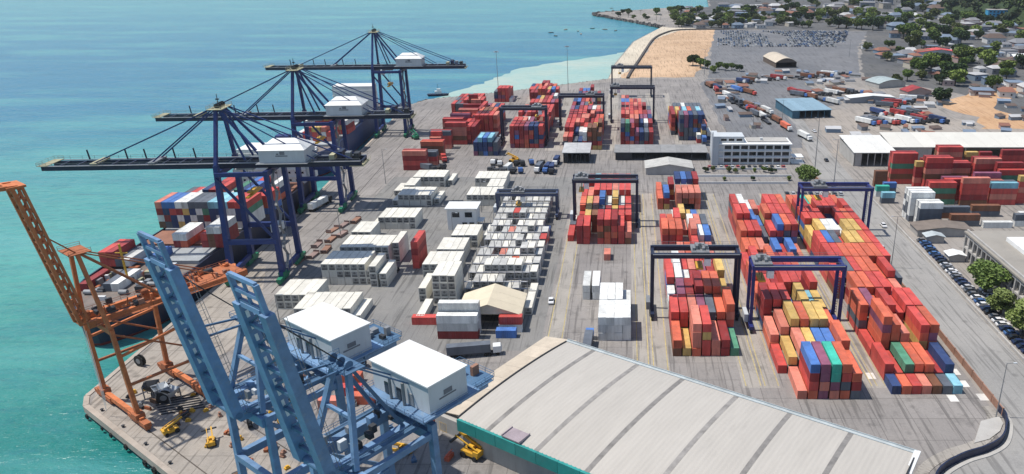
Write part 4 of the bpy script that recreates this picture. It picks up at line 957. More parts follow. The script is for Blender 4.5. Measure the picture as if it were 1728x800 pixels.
# ---------------------------------------------------------------- ships
def ship(label,cx,y0,y1,beam,deck,hullm,bottom,rz=0,near='bow'):
    s=thing('container_ship',label,'ship',(cx,y0,0),rz); L=y1-y0; hb=beam/2
    st=[(0,.10),(.02,.30),(.05,.55),(.10,.82),(.16,.97),(.22,1),(.85,1),(.95,.94),(1,.82)]
    def ring(z,k,fl):
        pts=[(hb*w*k,f*L*(1-fl)+fl*L*.5) for f,w in st]; return [(x,y,z) for x,y in pts]+[(-x,y,z) for x,y in pts[::-1]]
    rings=[ring(-4,.86,.03),ring(-2.2,.95,.015),ring(deck*.55,.99,.004),ring(deck+1.1,1,0)]
    n=len(rings[0]); mb=MB()
    for a in range(3): mb.add(rings[a]+rings[a+1],[(i,(i+1)%n,n+(i+1)%n,n+i) for i in range(n)],1 if a==0 else 0)
    inner=[(x*.97,y*.995+.2,deck+1.1) for x,y,z in rings[3]]
    mb.add(rings[3]+inner,[(i,(i+1)%n,n+(i+1)%n,n+i) for i in range(n)])
    mb.build('hull',[hullm,bottom],s)
    MB().add([(x*.985,y,deck) for x,y,z in rings[3]],[tuple(range(n))]).build('deck',mat('ship_deck_grey',(.20,.17,.15),.8,var=.3,dirt=.5,dirtcol=(.25,.12,.07)),s)
    return s
blackred=mat('ship_antifouling_red',(.25,.03,.02),.7); hull1=mat('navy_hull_paint',(.018,.022,.05),.5,var=.25,dirt=.35,dirtcol=(.1,.05,.04),streak=True)
hull2=mat('blue_hull_paint',(.022,.05,.15),.5,var=.2,dirt=.3,dirtcol=(.08,.06,.06),streak=True)
s1=ship('dark hulled container ship moored behind the orange crane',-161.5,203,350,32,8.2,hull1,blackred)
rr=random.Random(8)
def deck_bits(s,y0,y1,x0,x1,z,n,seed):
    rr=random.Random(seed)
    for i in range(n):
        x=rr.uniform(x0,x1);y=rr.uniform(y0,y1);w=rr.uniform(.8,3.2);d=rr.uniform(.8,3.2);h=rr.uniform(.5,2.2)
        MB().box(x,x+w,y,y+d,z,z+h).build('deck_fitting',rr.choice([steel,whitep,dark,greyp,orange2,pale]),s)
deck_bits(s1,8,34,-12,10,8.22,34,5)
for i in range(4): MB().tube((-9+i*5.5,14+i%2*6,9.0),(-6.5+i*5.5,14+i%2*6,9.0),.8,12).build('mooring_winch',steel,s1)
for i in range(6):
    MB().box(-14.5,14.5,38+i*15.5,38+i*15.5+13.6,8.22,9.5).build('hatch_cover',mat('hatch_brown',(.24,.11,.07),.7,var=.25,dirt=.4) if i%2 else mat('hatch_grey',(.33,.35,.36),.7,var=.2,dirt=.3),s1)
sup=MB().box(-15,15,132,145,8.22,24).build('superstructure',whitewall,s1)
for k in range(4): 
    MB().box(-15.3,15.3,131.6,145.3,11+k*3.6,11.3+k*3.6).build('deck_slab',whitep,sup)
    wme=MB().box(-.5,.5,-.06,.02,0,.9).mesh('window',glass)
    for j in range(10): obj('window',wme,sup,(-13.5+j*3,131.95,9.2+k*3.6))
MB().box(-3,3,146,150,8.2,27).build('funnel',navy,s1)
fm_=MB().beam((0,22,8),(0,22,22),.5).beam((-2,22,19),(2,22,19),.3).build('foremast',yellow,s1)
s2=ship('blue hulled container ship moored under the farther cranes',-168.4,372,512,29,9,hull2,blackred,R(3.75),'bow')
deck_bits(s2,8,22,-10,8,9.0,14,6)
for i in range(6): MB().box(-12.5,12.5,26+i*15,26+i*15+13.4,9.02,10.2).build('hatch_cover',mat('hatch_grey',(.33,.35,.36),.7),s2)
sup=MB().box(-12.5,12.5,118,130,9,25).build('superstructure',whitewall,s2)
for k in range(4): MB().box(-12.8,12.8,117.6,130.3,12+k*3.4,12.3+k*3.4).build('deck_slab',whitep,sup)
# small boats
def boat(label,loc,rz,L,c,cabin=True):
    b=thing('boat',label,'boat',loc,rz,'boats in the bay'); w=L*.15
    pts=[(L/2,0),(L*.3,w*.8),(0,w),(-L/2,w*.85),(-L/2,-w*.85),(0,-w),(L*.3,-w*.8)]; n=len(pts)
    lo=[(x*.9,y*.7,-.3) for x,y in pts]; hi=[(x,y,L*.09) for x,y in pts]
    MB().add(lo+hi,[(i,(i+1)%n,n+(i+1)%n,n+i) for i in range(n)]+[tuple(range(n,2*n))]).build('hull',c,b)
    if cabin:
        MB().box(-L*.15,L*.16,-w*.55,w*.55,L*.09,L*.22).box(-L*.05,L*.12,-w*.4,w*.4,L*.22,L*.32).build('cabin',[whitep],b); MB().beam((0,0,L*.3),(0,0,L*.55),.2).build('mast',dark,b)
    else: MB().box(-L*.2,L*.1,-w*.6,w*.6,L*.09,L*.13).build('thwart',pale,b)
    return b
boat('dark tugboat moored off the end of the far quay',(-150,607,-3.15),R(10),17,hull1)
for i,(x,y) in enumerate(((-101,1053),(-84,1090),(-66,1070),(-92,1015),(-30,1092),(-48,1105),(-15,1075),(-60,1035))):
    boat('small dark boat anchored off the spit, %s from the left'%nth(sorted([-101,-84,-66,-92,-30,-48,-15,-60]).index(x)),(x,y,-3.15),R(20+37*i),7.5,[dark,brick,hull1][i%3],False)

# ---------------------------------------------------------------- vehicles
def truck_parts(root,cabm,loadm=None,Lb=12.4,tank=False):
    c=MB().box(-1.2,1.2,0,2.2,1.0,3.0).add([(-1.2,0,1.0),(1.2,0,1.0),(1.2,-.35,1.9),(-1.2,-.35,1.9),(-1.15,0,2.95),(1.15,0,2.95)],[(0,1,2,3),(3,2,5,4),(0,3,4),(1,5,2)]).build('cab',cabm,root)
    MB().box(-1.05,1.05,-.12,-.06,2.05,2.8).build('windscreen',glass,c)
    MB().box(-.45,.45,.2,Lb+2.2,.85,1.1).box(-1.15,1.15,3.0,Lb+2.2,1.1,1.3).build('trailer_bed',dark,root)
    if loadm is not None: MB().box(-1.22,1.22,2.9,2.9+Lb,1.32,3.9).build('load',loadm,root)
    we=MB()
    sec=[(-1.2,.5),(-.75,.5),(-.74,.12),(.74,.12),(.75,.5),(1.2,.5)]; vs=[(x,r*math.cos(a),.5+r*math.sin(a)) for x,r in sec for a in [k*math.pi/4 for k in range(8)]]
    we=we.add(vs,[(8*q+k,8*q+(k+1)%8,8*q+8+(k+1)%8,8*q+8+k) for q in range(5) for k in range(8)]+[tuple(range(8)),tuple(range(40,48))]).mesh('wheelset',rubber)
    for y in(.9,3.2,4.3,Lb-.6,Lb+.6,Lb+1.7): obj('wheelset',we,root,(0,y,0))
    return root
TR={}
def truck(label,loc,rz,cab,load,Lb=12.4,group='trucks and trailers in the port'):
    key=(cab,load,Lb)
    if key not in TR:
        t=thing('lorry',label,'truck',loc,rz,group); truck_parts(t,{'w':whitep,'r':CM['r'],'b':CM['b'],'k':dark,'y':yellow}[cab],CM[load] if load else None,Lb); TR[key]=t; return t
    return dup(TR[key],loc,rz,label,group)
T=[('white cabbed lorry with dark load in the apron aisle',(-36.5,194.5,0),R(100),'w','k'),('white lorry with blue box beside the white block',(-11,204.5,0),R(178),'b','k'),
 ('lorry with white box on the quay beneath the nearest navy crane',(-136.5,333,0),R(168),'k','w'),('lorry with red box by the tall gantry legs',(-98,398,0),R(20),'r','r'),
 ('dark lorry beside the bluish stack',(-95,385,0),R(60),'k',None),('second dark lorry beside the bluish stack',(-99,380,0),R(58),'k','k'),
 ('dark lorry turning by the far apron stacks',(-103,398,0),R(75),'k','B'),
 ('red lorry queued on the truck yard',(100,590,0),R(28),'r','n'),
 ('blue lorry queued on the truck yard',(92,602,0),R(28),'b','b'),('lorry with orange box on the access road',(103,470,0),R(10),'w','o'),('white van-bodied lorry on the access road',(110,445,0),R(14),'w','w'),
 ('lorry with white box leaving along the road bend',(100.5,520,0),R(18),'w','w')]
for a in T: truck(*a)
rr=random.Random(21)
k=0
for (x0,y0,x1,y1,n) in((66,640,92,500,13),(74,600,98,500,8),(-40,396,-39,397,0),(160,488,214,494,13),(170,512,205,516,6),(96,640,140,660,7),(126,618,150,560,5),(135,580,190,600,8),(190,540,230,575,7),(150,660,205,690,8)):
    for i in range(n):
        f=(i+.5)/n; x=x0+(x1-x0)*f+rr.uniform(-1.5,1.5); y=y0+(y1-y0)*f+rr.uniform(-3,3)
        rz=math.atan2(y1-y0,x1-x0)+R(-90 if abs(y1-y0)>40 else 25)+rr.uniform(-.15,.15)
        cab=rr.choice('kkkkwrb'); ld=rr.choice([None,None,None,'n','k','k','R','w','B'])
        truck('%s trailer truck, %s in the line parked %s'%({'k':'dark','w':'white','r':'red','b':'blue'}[cab],nth(i),['along the truck yard','behind the truck yard line','at the yard crossing','behind the long shed','by the red trucks','below the grey lot','near the truck yard sheds','beyond the blue-grey shed','by the dirt track','beside the arched shed'][k]),(x,y,.0),rz,cab,ld)
    k+=1
rr=random.Random(23)
for i in range(18):
    x=-71+(i%9)*4.1+rr.uniform(-.5,.5); y=(377 if i<9 else 391.5)+rr.uniform(-1.5,1.5); cab=rr.choice('kkkkwb'); ld=rr.choice([None,None,None,'k','B','w'])
    if (-36<x<-18 and y>385) or rr.random()<.15: continue
    truck('%s truck, %s from the left, %s row at the yard crossing'%({'k':'dark','w':'white','b':'blue'}[cab],nth(i%9),'near' if i<9 else 'far'),(x,y,0),R(rr.uniform(-12,12)),cab,ld,7.5)
# cars
carcols=[('white',(.7,.7,.7)),('silver',(.45,.46,.48)),('black',(.02,.02,.022)),('dark blue',(.02,.035,.09)),('grey',(.14,.145,.155)),('red',(.35,.03,.03)),('blue',(.06,.14,.32))]
CARM=[mat('car_paint_'+n.replace(' ','_'),c,.3,var=.05,spec=.6) for n,c in carcols]
bodyb=MB()
prof=[(-2.15,.35),(-2.2,.75),(-2.05,.95),(-1.25,1.02),(1.5,1.0),(2.1,.9),(2.15,.35)]
n=len(prof)
bodyb.add([(-.86,y,z) for y,z in prof]+[(.86,y,z) for y,z in prof],[tuple(range(n))[::-1],tuple(range(n,2*n))]+[(i,(i+1)%n,n+(i+1)%n,n+i) for i in range(n)])
bodyb.add([(-.66,-.55,1.46),(.66,-.55,1.46),(.66,1.1,1.44),(-.66,1.1,1.44),(-.62,-.5,1.40),(.62,-.5,1.40),(.62,1.05,1.40),(-.62,1.05,1.40)],[(0,1,2,3),(7,6,5,4)])
CBODY=bodyb.mesh('body',CARM[0])
CGLASS=MB().add([(-.78,-1.2,1.0),(.78,-1.2,1.0),(.78,1.75,.99),(-.78,1.75,.99),(-.65,-.55,1.44),(.65,-.55,1.44),(.65,1.1,1.43),(-.65,1.1,1.43)],[(0,1,5,4),(1,2,6,5),(2,3,7,6),(3,0,4,7),(4,5,6,7)]).mesh('windows',glass)
CWH=MB().tube((-.1,0,0),(.1,0,0),.32,10).mesh('wheel',rubber)
FAR=MB(); FAR.add(bodyb.v,bodyb.f,0); FAR.add([(-.78,-1.2,1.0),(.78,-1.2,1.0),(.78,1.75,.99),(-.78,1.75,.99),(-.65,-.55,1.44),(.65,-.55,1.44),(.65,1.1,1.43),(-.65,1.1,1.43)],[(0,1,5,4),(1,2,6,5),(2,3,7,6),(3,0,4,7)],1)
FARME=FAR.mesh('car_body',[CARM[0],glass])
ncar=[0]
def car(label,loc,rz,ci,full=True,group='cars parked in view'):
    ncar[0]+=1
    if full:
        t=thing('car',label,'car',loc,rz,group); b=obj('body',CBODY,t); b.material_slots[0].link='OBJECT'; b.material_slots[0].material=CARM[ci]; obj('windows',CGLASS,t)
        for x in(-.82,.82):
            for y in(-1.35,1.35): obj('wheel',CWH,t,(x,y,.32))
    else:
        t=obj('car',FARME,None,loc,rz); t.material_slots[0].link='OBJECT'; t.material_slots[0].material=CARM[ci]; tag(t,label,'car',group)
    return t
rr=random.Random(31)
for i in range(34):
    ci=rr.choice([2,3,3,4,4,1,0,6,2]); car('%s car, %s from near end of the row by the roadside wall'%(carcols[ci][0],nth(i)),(117.2+.028*i+rr.uniform(-.2,.2),192+i*2.75,0),R(90+rr.uniform(-3,3)),ci)
for i in range(11):
    ci=rr.choice([2,4,1,5,0]); car('%s car, %s in the short row before the arcade'%(carcols[ci][0],nth(i)),(123.3+rr.uniform(-.3,.3),196+i*2.9+(12 if i>5 else 0),0),R(90),ci)
car('white car driving alone on the open apron',(-25,228,0),R(4),0)
for i,(x,y,ci,rz) in enumerate(((108,300,0,0),(100.5,352,4,180),(109,402,2,0),(99.5,275,1,180),(118,470,0,10))): car('%s car driving on the road, %s from the camera'%(carcols[ci][0],nth([3,0,4,1,2].index(i) if False else i)),(x,y,.01),R(rz),ci)
for i in range(14):
    ci=rr.choice([0,1,2,4,5]); car('%s car, %s in the office forecourt row'%(carcols[ci][0],nth(i)),(44+i*3.0,388.5,0),R(180),ci,False)
for i in range(10):
    ci=rr.choice([0,1,2,4,3]); car('%s car, %s in the row by the big roadside tree'%(carcols[ci][0],nth(i)),(76+i*2.8,343,0),R(180),ci,False)
# car storage lot: rows on the paved lot
x_=lambda a,i:a+i*3.1
slots=[]
for j in range(23):
    y=884+j*7.0
    xa=104+(y-884)*.12; xb=250+(y-884)*.30
    n=int((xb-xa)/3.1)
    for i in range(n):
        if rr.random()<.92 and noise.noise((x_(xa,i)*.03,y*.02,7))>-.28: slots.append((xa+i*3.1+rr.uniform(-.2,.2),y+rr.uniform(-.4,.4),j,i,rr.choice([0,0,1,1,2,3,3,4,6,6])))
left=300-ncar[0]
for (x,y,j,i,ci) in slots[:left]: car('%s car, %s in the %s row of the far storage lot'%(carcols[ci][0],nth(i),nth(j)),(x,y,.036),R(90*0+rr.choice([0,180])),ci,False)
mb=MB()
for (x,y,j,i,ci) in slots[left:]:
    k=len(CARM); mb.box(x-.86,x+.86,y-2.1,y+2.1,.35,1.0,ci); mb.box(x-.72,x+.72,y-1.1,y+1.3,1.0,1.45,k); mb.box(x-.6,x+.6,y-.6,y+.9,1.45,1.48,ci)
o=mb.build('stored_cars',CARM+[glass]); tag(o,'hundreds of stored cars packed in the far lot','cars'); o['kind']='stuff'

for i,(x,y,rz) in enumerate(((-74,186,40),(-68,190,52),(-82,190,35),(-58,186,60),(-50,170,58))):
    truck('dark empty trailer truck, %s from the left behind the blue cranes'%nth([1,2,0,3,4][i]),(x,y,0),R(rz),'k',None)
rr2=random.Random(12)
for i in range(26):
    s,t_=rr2.uniform(50,118),rr2.uniform(22,42); x,y=Q(s,t_); w=rr2.uniform(.8,2.6)
    b=MB().box(-w/2,w/2,-.6,.6,0,rr2.uniform(.4,1.2)).box(-w/3,w/3,-.45,.45,1.2,1.3).beam((-w/2,.3,1.2),(w/2,-.2,1.7),.18)
    tag(b.build('spare_part',rr2.choice([dark,steel,brick,CM['o'],CM['B'],yellow,ltblue2]),None,(x,y,.012),rr2.uniform(0,3)),'stored crane spare part, %s along the store behind the blue cranes'%nth(i),'spare part','crane spare parts behind the blue cranes')
# forklifts and reach stackers
def stacker(label,loc,rz,body=yellow,sc_=.85):
    t=thing('reach_stacker',label,'reach stacker',loc,rz,'yard handling machines'); t.scale=(sc_,)*3
    MB().box(-1.5,1.5,-3.2,2.6,1.0,2.1).box(-1.5,1.5,-3.4,-1.6,2.1,2.9).build('body',body,t)
    c=MB().box(-.7,.7,-1.0,.7,2.1,3.7).build('cab',body,t); MB().box(-.73,.73,-.9,.74,2.8,3.5).build('windows',glass,c)
    MB().beam((.95,-2.8,3.2),(.95,4.6,5.8),.6,.7).beam((-.95,-2.8,3.2),(-.95,4.6,5.8),.3,.3).build('lift_arm',body,t)
    MB().box(-3.0,3.0,4.3,5.0,4.6,5.1).build('spreader',dark,t)
    for x in(-1.5,1.5):
        for y,r in((-2.2,.75),(1.7,.95)): MB().tube((x-.35,y,r),(x+.35,y,r),r,12).build('wheel',rubber,t)
stacker('yellow reach stacker on the near quay under the blue cranes',(-84,160,0),R(140))
stacker('yellow reach stacker beside the teal eave of the big warehouse',(-36,147,0),R(60))
stacker('yellow loader on the pale quay left of the blue crane leg',(-99,151.5,0),R(30),yellow,.55)
stacker('yellow machine by the sill of the orange crane',(-111,156,0),R(-40),yellow,.6)
stacker('yellow reach stacker at the yard crossing',(-61,399,0),R(70))
stacker('green reach stacker by the far apron stacks',(-128,452,0),R(40),green)
# yellow spreader frame lying under the blue crane
sp=thing('spreader_frame','yellow steel spreader frame lying under the nearest blue crane','frame',(-55,150,0),R(-15))
for y in(-1.1,1.1): MB().box(-5,5,y-.2,y+.2,.2,.8).build('rail',yellow,sp)
for x in(-5,-1.6,1.6,5): MB().box(x-.2,x+.2,-1.2,1.2,.25,.75).build('cross_bar',yellow,sp)
for i,(x,y) in enumerate(((-93,158.5),(-137.2,187.5),(-120,169),(-87,170))):
    t=thing('cable_reel','large black cable reel, %s on the quay'%['beside the blue crane legs','by the water behind the orange legs','between the orange crane sills','behind the blue crane'][i],'cable reel',(x,y,0),R(30+40*i),'cable reels on the quay')
    MB().tube((-.55,0,1.7),(-.3,0,1.7),1.7,18).build('flange',rubber,t); MB().tube((.3,0,1.7),(.55,0,1.7),1.7,18).build('flange',rubber,t); MB().tube((-.6,0,1.7),(.6,0,1.7),.8,12).build('drum',steel,t)
rr=random.Random(77)
for i in range(52):
    s,t_=rr.uniform(3,95),rr.uniform(6.5,19); x,y=Q(s,t_)
    b=MB().box(-.6,.6,-.4,.4,0,.5).box(-.35,.35,-.25,.25,.5,rr.uniform(.7,1.4)); 
    tag(b.build('dock_gear',rr.choice([dark,steel,brick,yellow]),None,(x,y,.012),rr.uniform(0,3)),'small heap of dock gear, %s along the near quay'%nth(i),'dock gear','dock gear on the near quay')
crr=random.Random(19)
for i in range(18):
    s,t_=(crr.uniform(5,60),crr.uniform(7,18)) if i<10 else (crr.uniform(60,112),crr.uniform(7,30)); x,y=Q(s,t_)
    t=thing('cargo_bundle','bundle of %s cargo on the near quay, %s from the corner'%(('rusty','dark','brown')[i%3],nth(i)),'cargo',(x,y,.012),crr.uniform(0,3),'cargo bundles on the near quay')
    for k in range(crr.randrange(3,7)):
        a,b=crr.uniform(-1.6,1.2),crr.uniform(-1.2,1); MB().box(a,a+crr.uniform(.6,2.4),b,b+crr.uniform(.4,1.2),0,crr.uniform(.4,1.5)).build('bale',(orange2,dark,mat('brown_cargo',(.17,.10,.06),.9,var=.4))[(i+k)%3],t)
for i in range(3):
    x,y=Q(9+i*3.4,12.5+i*.8); h=thing('hopper','grey steel cargo hopper, %s under the orange crane'%nth(i),'hopper',(x,y,0),R(20+i*25))
    MB().add([(-1.8,-1.8,3.6),(1.8,-1.8,3.6),(1.8,1.8,3.6),(-1.8,1.8,3.6),(-.5,-.5,1.4),(.5,-.5,1.4),(.5,.5,1.4),(-.5,.5,1.4)],[(0,1,5,4),(1,2,6,5),(2,3,7,6),(3,0,4,7),(4,5,6,7)]).build('bin',greyp if i else dark,h)
    for a in(-1.6,1.6):
        for b_ in(-1.6,1.6): MB().box(a-.12,a+.12,b_-.12,b_+.12,0,3.5).build('leg',steel,h)
for i in range(7):
    x,y=Q(15+i*1.3,15.4-i*.3); tag(MB().beam((-5,0,.15),(5,0,.15),.3,.25).build('steel_beam',dark,None,(x,y,.012),R(20)),'dark steel beam lying on the quay, %s from the orange crane'%nth(i),'beam','steel beams by the orange crane')
for i in range(5):
    o=thing('tyre_stack','row of dark stored machinery tyres, %s beside the left reefers'%nth(i),'tyres',(-83.5-i*1.9,252,0),0,'tyres beside the reefers')
    MB().tube((0,0,.0),(0,0,1.4),.9,12).build('tyre',rubber,o); MB().tube((0,2.2,.0),(0,2.2,1.1),.9,12).build('tyre',rubber,o)

# ---------------------------------------------------------------- light poles
def pole(label,x,y,h,arm=1.6,heads=2,ring=False):
    p=thing('light_pole',label,'lamp post',(x,y,0),0,'tall light poles')
    MB().tube((0,0,0),(0,0,h),.26 if h>20 else .17,8,r2=.12 if h>20 else .09).build('pole',steel,p)
    if ring:
        MB().tube((0,0,h-.3),(0,0,h),1.2,12).build('head_ring',dark,p)
        for k in range(6): a=k*math.pi/3; MB().cb((1.5*math.cos(a),1.5*math.sin(a),h-.3),(.7,.7,.5)).build('lamp',greyp,p)
    else:
        for s in((-1,1) if heads==2 else (1,)):
            MB().beam((0,0,h-.1),(s*arm,0,h+.1),.1).build('arm',steel,p); MB().cb((s*(arm+.4),0,h+.1),(.9,.35,.16)).build('lamp',greyp,p)
pole('tall light mast at the far shore, left one',-97.6*1.12+12,580,35,ring=True); pole('tall light mast at the far shore, right one',-46.6,611,35,ring=True)
pole('grey lamp post at the end of the red-brown wall',93.2,162.5,15.6,heads=1); pole('grey lamp post beside the road, middle of the wall',97.2,256.6,20)
pole('grey lamp post beside the road behind the last navy gantry',97.3,341.8,27); pole('grey lamp post on the access road near the office',98.3,383,28)
pole('grey lamp post on the truck yard behind the office',78.8,466,20); pole('grey lamp post before the blue-grey shed',103.6,500,14)
pole('dark lamp post on the apron beyond the nearest navy crane',-119,360.6,17.5,heads=1); pole('dark lamp post beside the left reefers',-115.8,288,13,heads=1)
pole('dark lamp post left of the first reefer line',-108.8,213,10,heads=1); pole('slim pole beside the control office',-64,318,14,heads=1); pole('slim pole before the control office',-69,283,12,heads=1)
pole('grey lamp post at the car yard edge',230,800,18); pole('grey lamp post by the sand flat',70,690,22)
# ---------------------------------------------------------------- trees
leafm=[]
for nm,c in(('leaf_green',(.095,.145,.033)),('leaf_light_green',(.155,.205,.05)),('leaf_dark_green',(.035,.06,.022)),('leaf_olive',(.10,.12,.04))):
    m=mat(nm,c,.7,var=.45,scale=.9); m.node_tree.nodes['Principled BSDF'].inputs['Specular IOR Level'].default_value=.15; leafm.append(m)
bark=mat('bark',(.09,.065,.045),.9)
def crown_mesh(seed,r=4.0,h=5.5,n=2600,leaf=.34,m=None):
    rr=random.Random(seed); mb=MB(); lobes=[]
    for i in range(11):
        a=rr.uniform(0,6.28); q=rr.uniform(.1,.8)*r; lobes.append((q*math.cos(a),q*math.sin(a),rr.uniform(-.25,.42)*h,rr.uniform(.32,.5)*r))
    vs=[];fs=[]
    for i in range(n):
        lx,ly,lz,lr=rr.choice(lobes); v=Vector((rr.gauss(0,1),rr.gauss(0,1),rr.gauss(0,1))).normalized()*lr*rr.uniform(.62,1.06)
        p=Vector((lx,ly,lz))+Vector((v.x,v.y,v.z*.75)); a=Vector((rr.gauss(0,1),rr.gauss(0,1),rr.gauss(0,.6))).normalized(); b=a.cross(Vector((rr.gauss(0,1),rr.gauss(0,1),rr.gauss(0,1)))).normalized()
        s=leaf*rr.uniform(.6,1.4); k=len(vs); vs+=[p-a*s-b*s*.6,p+a*s-b*s*.6,p+a*s+b*s*.6,p-a*s+b*s*.6]; fs.append((k,k+1,k+2,k+3))
    mb.add(vs,fs); return mb.mesh('crown',m)
def trunk_mesh(seed,h=3.4,r=4):
    rr=random.Random(seed); mb=MB().tube((0,0,0),(.15,.1,h),.34,7,r2=.2)
    for i in range(5):
        a=i*1.26+rr.uniform(-.3,.3); mb.tube((.1,.1,h*.75),(r*.55*math.cos(a),r*.55*math.sin(a),h+rr.uniform(.5,2)),.15,5,r2=.05)
    return mb.mesh('trunk',bark)
CR=[crown_mesh(i,4.0,5.2,1500,.42,leafm[i%4]) for i in range(8)]; TK=[trunk_mesh(i) for i in range(3)]
BIG=[crown_mesh(20+i,4.0,5.2,5200,.24,mat('roadside_leaf_%d'%i,((.13,.19,.045),(.23,.29,.08),(.17,.26,.05))[i],.7,var=.45,scale=.9)) for i in range(3)]
PALM=MB()
for i in range(14):
    a=i*.449+.2; pr=None
    for k in range(5):
        d=.2+k*.75; z=.5+.35*k-.16*k*k; w=.34*(1-k/6)
        c=Vector((d*math.cos(a),d*math.sin(a),z)); t=Vector((-math.sin(a),math.cos(a),0))*w
        if pr: PALM.add([pr[0],pr[1],c+t,c-t],[(0,1,2,3)])
        pr=(c-t,c+t)
PALMC=PALM.mesh('crown',leafm[2]); PALMT=MB().tube((0,0,0),(.2,.1,7),.2,7,r2=.14).mesh('trunk',bark)
def tree(label,x,y,s,k,group,big=None,z=0,rz=0.0,flat=1.0):
    t=thing('tree',label,'tree',(x,y,z),rz,group); t.scale=(s,s,s*flat)
    if big is not None: obj('crown',BIG[big],t,(0,0,4.6)); obj('trunk',TK[0],t)
    elif k<0: obj('crown',PALMC,t,(.2,.1,7)); obj('trunk',PALMT,t)
    else: obj('crown',CR[k%8],t,(0,0,3.9)); obj('trunk',TK[k%3],t)
for i,(x,y,s,b,lab) in enumerate(((121.6,234,1.75,0,'large round tree before the arcade, farthest of the roadside group'),(119.8,218.5,1.35,1,'yellowish tree, second of the roadside group'),(121,205,1.7,1,'bright green tree, third of the roadside group'),(123,192,1.6,2,'green tree, nearest of the roadside group'),(88,357,1.55,0,'big spreading green tree beside the road near the office'))):
    tree(lab,x,y,s,0,'trees along the road',big=b,flat=.8)
rr=random.Random(91)
for i in range(12):
    x=42+i*3.6+rr.uniform(-1,1); y=rr.choice([379,381,366,383]); tree('small garden shrub tree, %s before the port office'%nth(i),x,y,rr.uniform(.22,.42),rr.randrange(8),'shrubs at the port office')
far=[(64,742,1.5),(70,728,1.3),(76,722,1.1),(79,700,.9),(86,718,1),(92,712,1),(98,716,.9),(104,708,.9),(245,785,1.5),(250,768,1.7),(260,772,1.4),(238,770,1.2),(275,712,1.5),(286,722,1.4),(300,745,1.6),(306,738,1.3),(320,732,1.3),
 (327,930,2.2),(340,960,2.2),(352,975,2.4),(365,990,2.2),(345,940,2.0),(372,955,1.9),(331,1055,2.4),(318,1062,2.0),(345,1075,2.3),(290,860,1.4),(262,850,1.3),(225,640,1.2),(240,655,1.4),(262,640,1.3),(232,560,1.6),(300,690,1.4),(275,660,1.3)]
rr=random.Random(93)
for i in range(90): far.append((rr.uniform(70,240),rr.uniform(1085,1330),rr.uniform(.9,1.8)))
for i in range(16): far.append((rr.uniform(-30,60),rr.uniform(1200,1330)*.98,rr.uniform(.8,1.5)))
for i in range(125): far.append((rr.uniform(235,520),rr.uniform(590,1250),rr.uniform(1.2,2.4)))
for i in range(40): far.append((rr.uniform(240,620),rr.uniform(1180,1700),rr.uniform(1.5,2.6)))
def inland(x,y):
    if y>1100 and x<70: 
        return x> -45+ (1320-y)*.42 and (x-(-46))*.0+x< (y-1090)*.7 and -50<x
    return True
far=[f for f in far if math.hypot((f[0]-805)/300,(f[1]-1225)/300)>.98 and inland(f[0],f[1]) and not (118<f[0]<330 and 870<f[1]<1062) and not(95<f[0]<258 and 672<f[1]<880 and f[0]>108)]
zone=lambda x,y:'on the spit' if (x<70 and y>1080) else 'behind the beach' if (x<245 and y>1080) else 'on the far town slope' if y>1150 else 'in the town beyond the depot' if x>225 else 'beside the sand flat'
cnt={}
for (x,y,s) in sorted(far):
    z=zone(x,y); i=cnt.get(z,0); cnt[z]=i+1; k=rr.randrange(8); pm_=-1 if (z=='on the spit' and i%3==0) else k
    tree('%s tree, %s from the left %s'%('palm' if pm_<0 else ['mid green','light green','dark green','olive green'][k%4],nth(i),z),x,y,s,pm_,'trees of the far land',rz=rr.uniform(0,6))

# ---------------------------------------------------------------- far town
wallc=[mat('house_wall_'+n,c,.85,var=.12) for n,c in(('white',(.52,.52,.51)),('cream',(.42,.38,.31)),('grey',(.22,.23,.25)),('pink',(.34,.25,.23)),('blue',(.17,.23,.30)))]
wn=['white','cream','grey','pinkish','bluish']
roofc=[mat('house_roof_'+n,c,.8,var=.2,dirt=.3) for n,c in(('terracotta',(.24,.11,.075)),('grey',(.19,.195,.21)),('pale',(.42,.42,.42)),('brown',(.12,.085,.07)),('bluish',(.16,.21,.28)))]
rn=['terracotta','grey','pale','brown','bluish']
HM={}
def house_meshes(k,rk):
    if ('w',k) not in HM:
        HM['w',k]=MB().box(-.5,.5,-.5,.5,0,1).mesh('wall',wallc[k])
        HM['win',0]=MB().box(-.08,.08,-.02,.02,0,.28).mesh('window',glass)
    if ('r',rk) not in HM:
        HM['r',rk]=MB().add([(-.55,-.55,0),(.55,-.55,0),(.55,.55,0),(-.55,.55,0),(-.3,0,.45),(.3,0,.45)],[(0,1,5,4),(1,2,5),(2,3,4,5),(3,0,4),(3,2,1,0)]).mesh('roof',roofc[rk])
        HM['f',rk]=MB().box(-.54,.54,-.54,.54,0,.08).mesh('roof',roofc[rk])
    return HM['w',k],HM['r',rk],HM['f',rk]
def house(label,x,y,w,d,h,k,rk,rz,flat,group):
    t=thing('house',label,'house',(x,y,0),rz,group); a,b,c=house_meshes(k,rk)
    o=obj('wall',a,t); o.scale=(w,d,h)
    r_=obj('roof',c if flat else b,t,(0,0,h+.01)); r_.scale=(w,d,2 if flat else min(w,d)*.55)
    n=max(2,int(w/4))
    for i in range(n):
        q=obj('window',HM['win',0],t,(-w/2+w*(i+.5)/n,-d/2-.03,h*.35)); q.scale=(7,3,5)
rr=random.Random(55); hs=[]
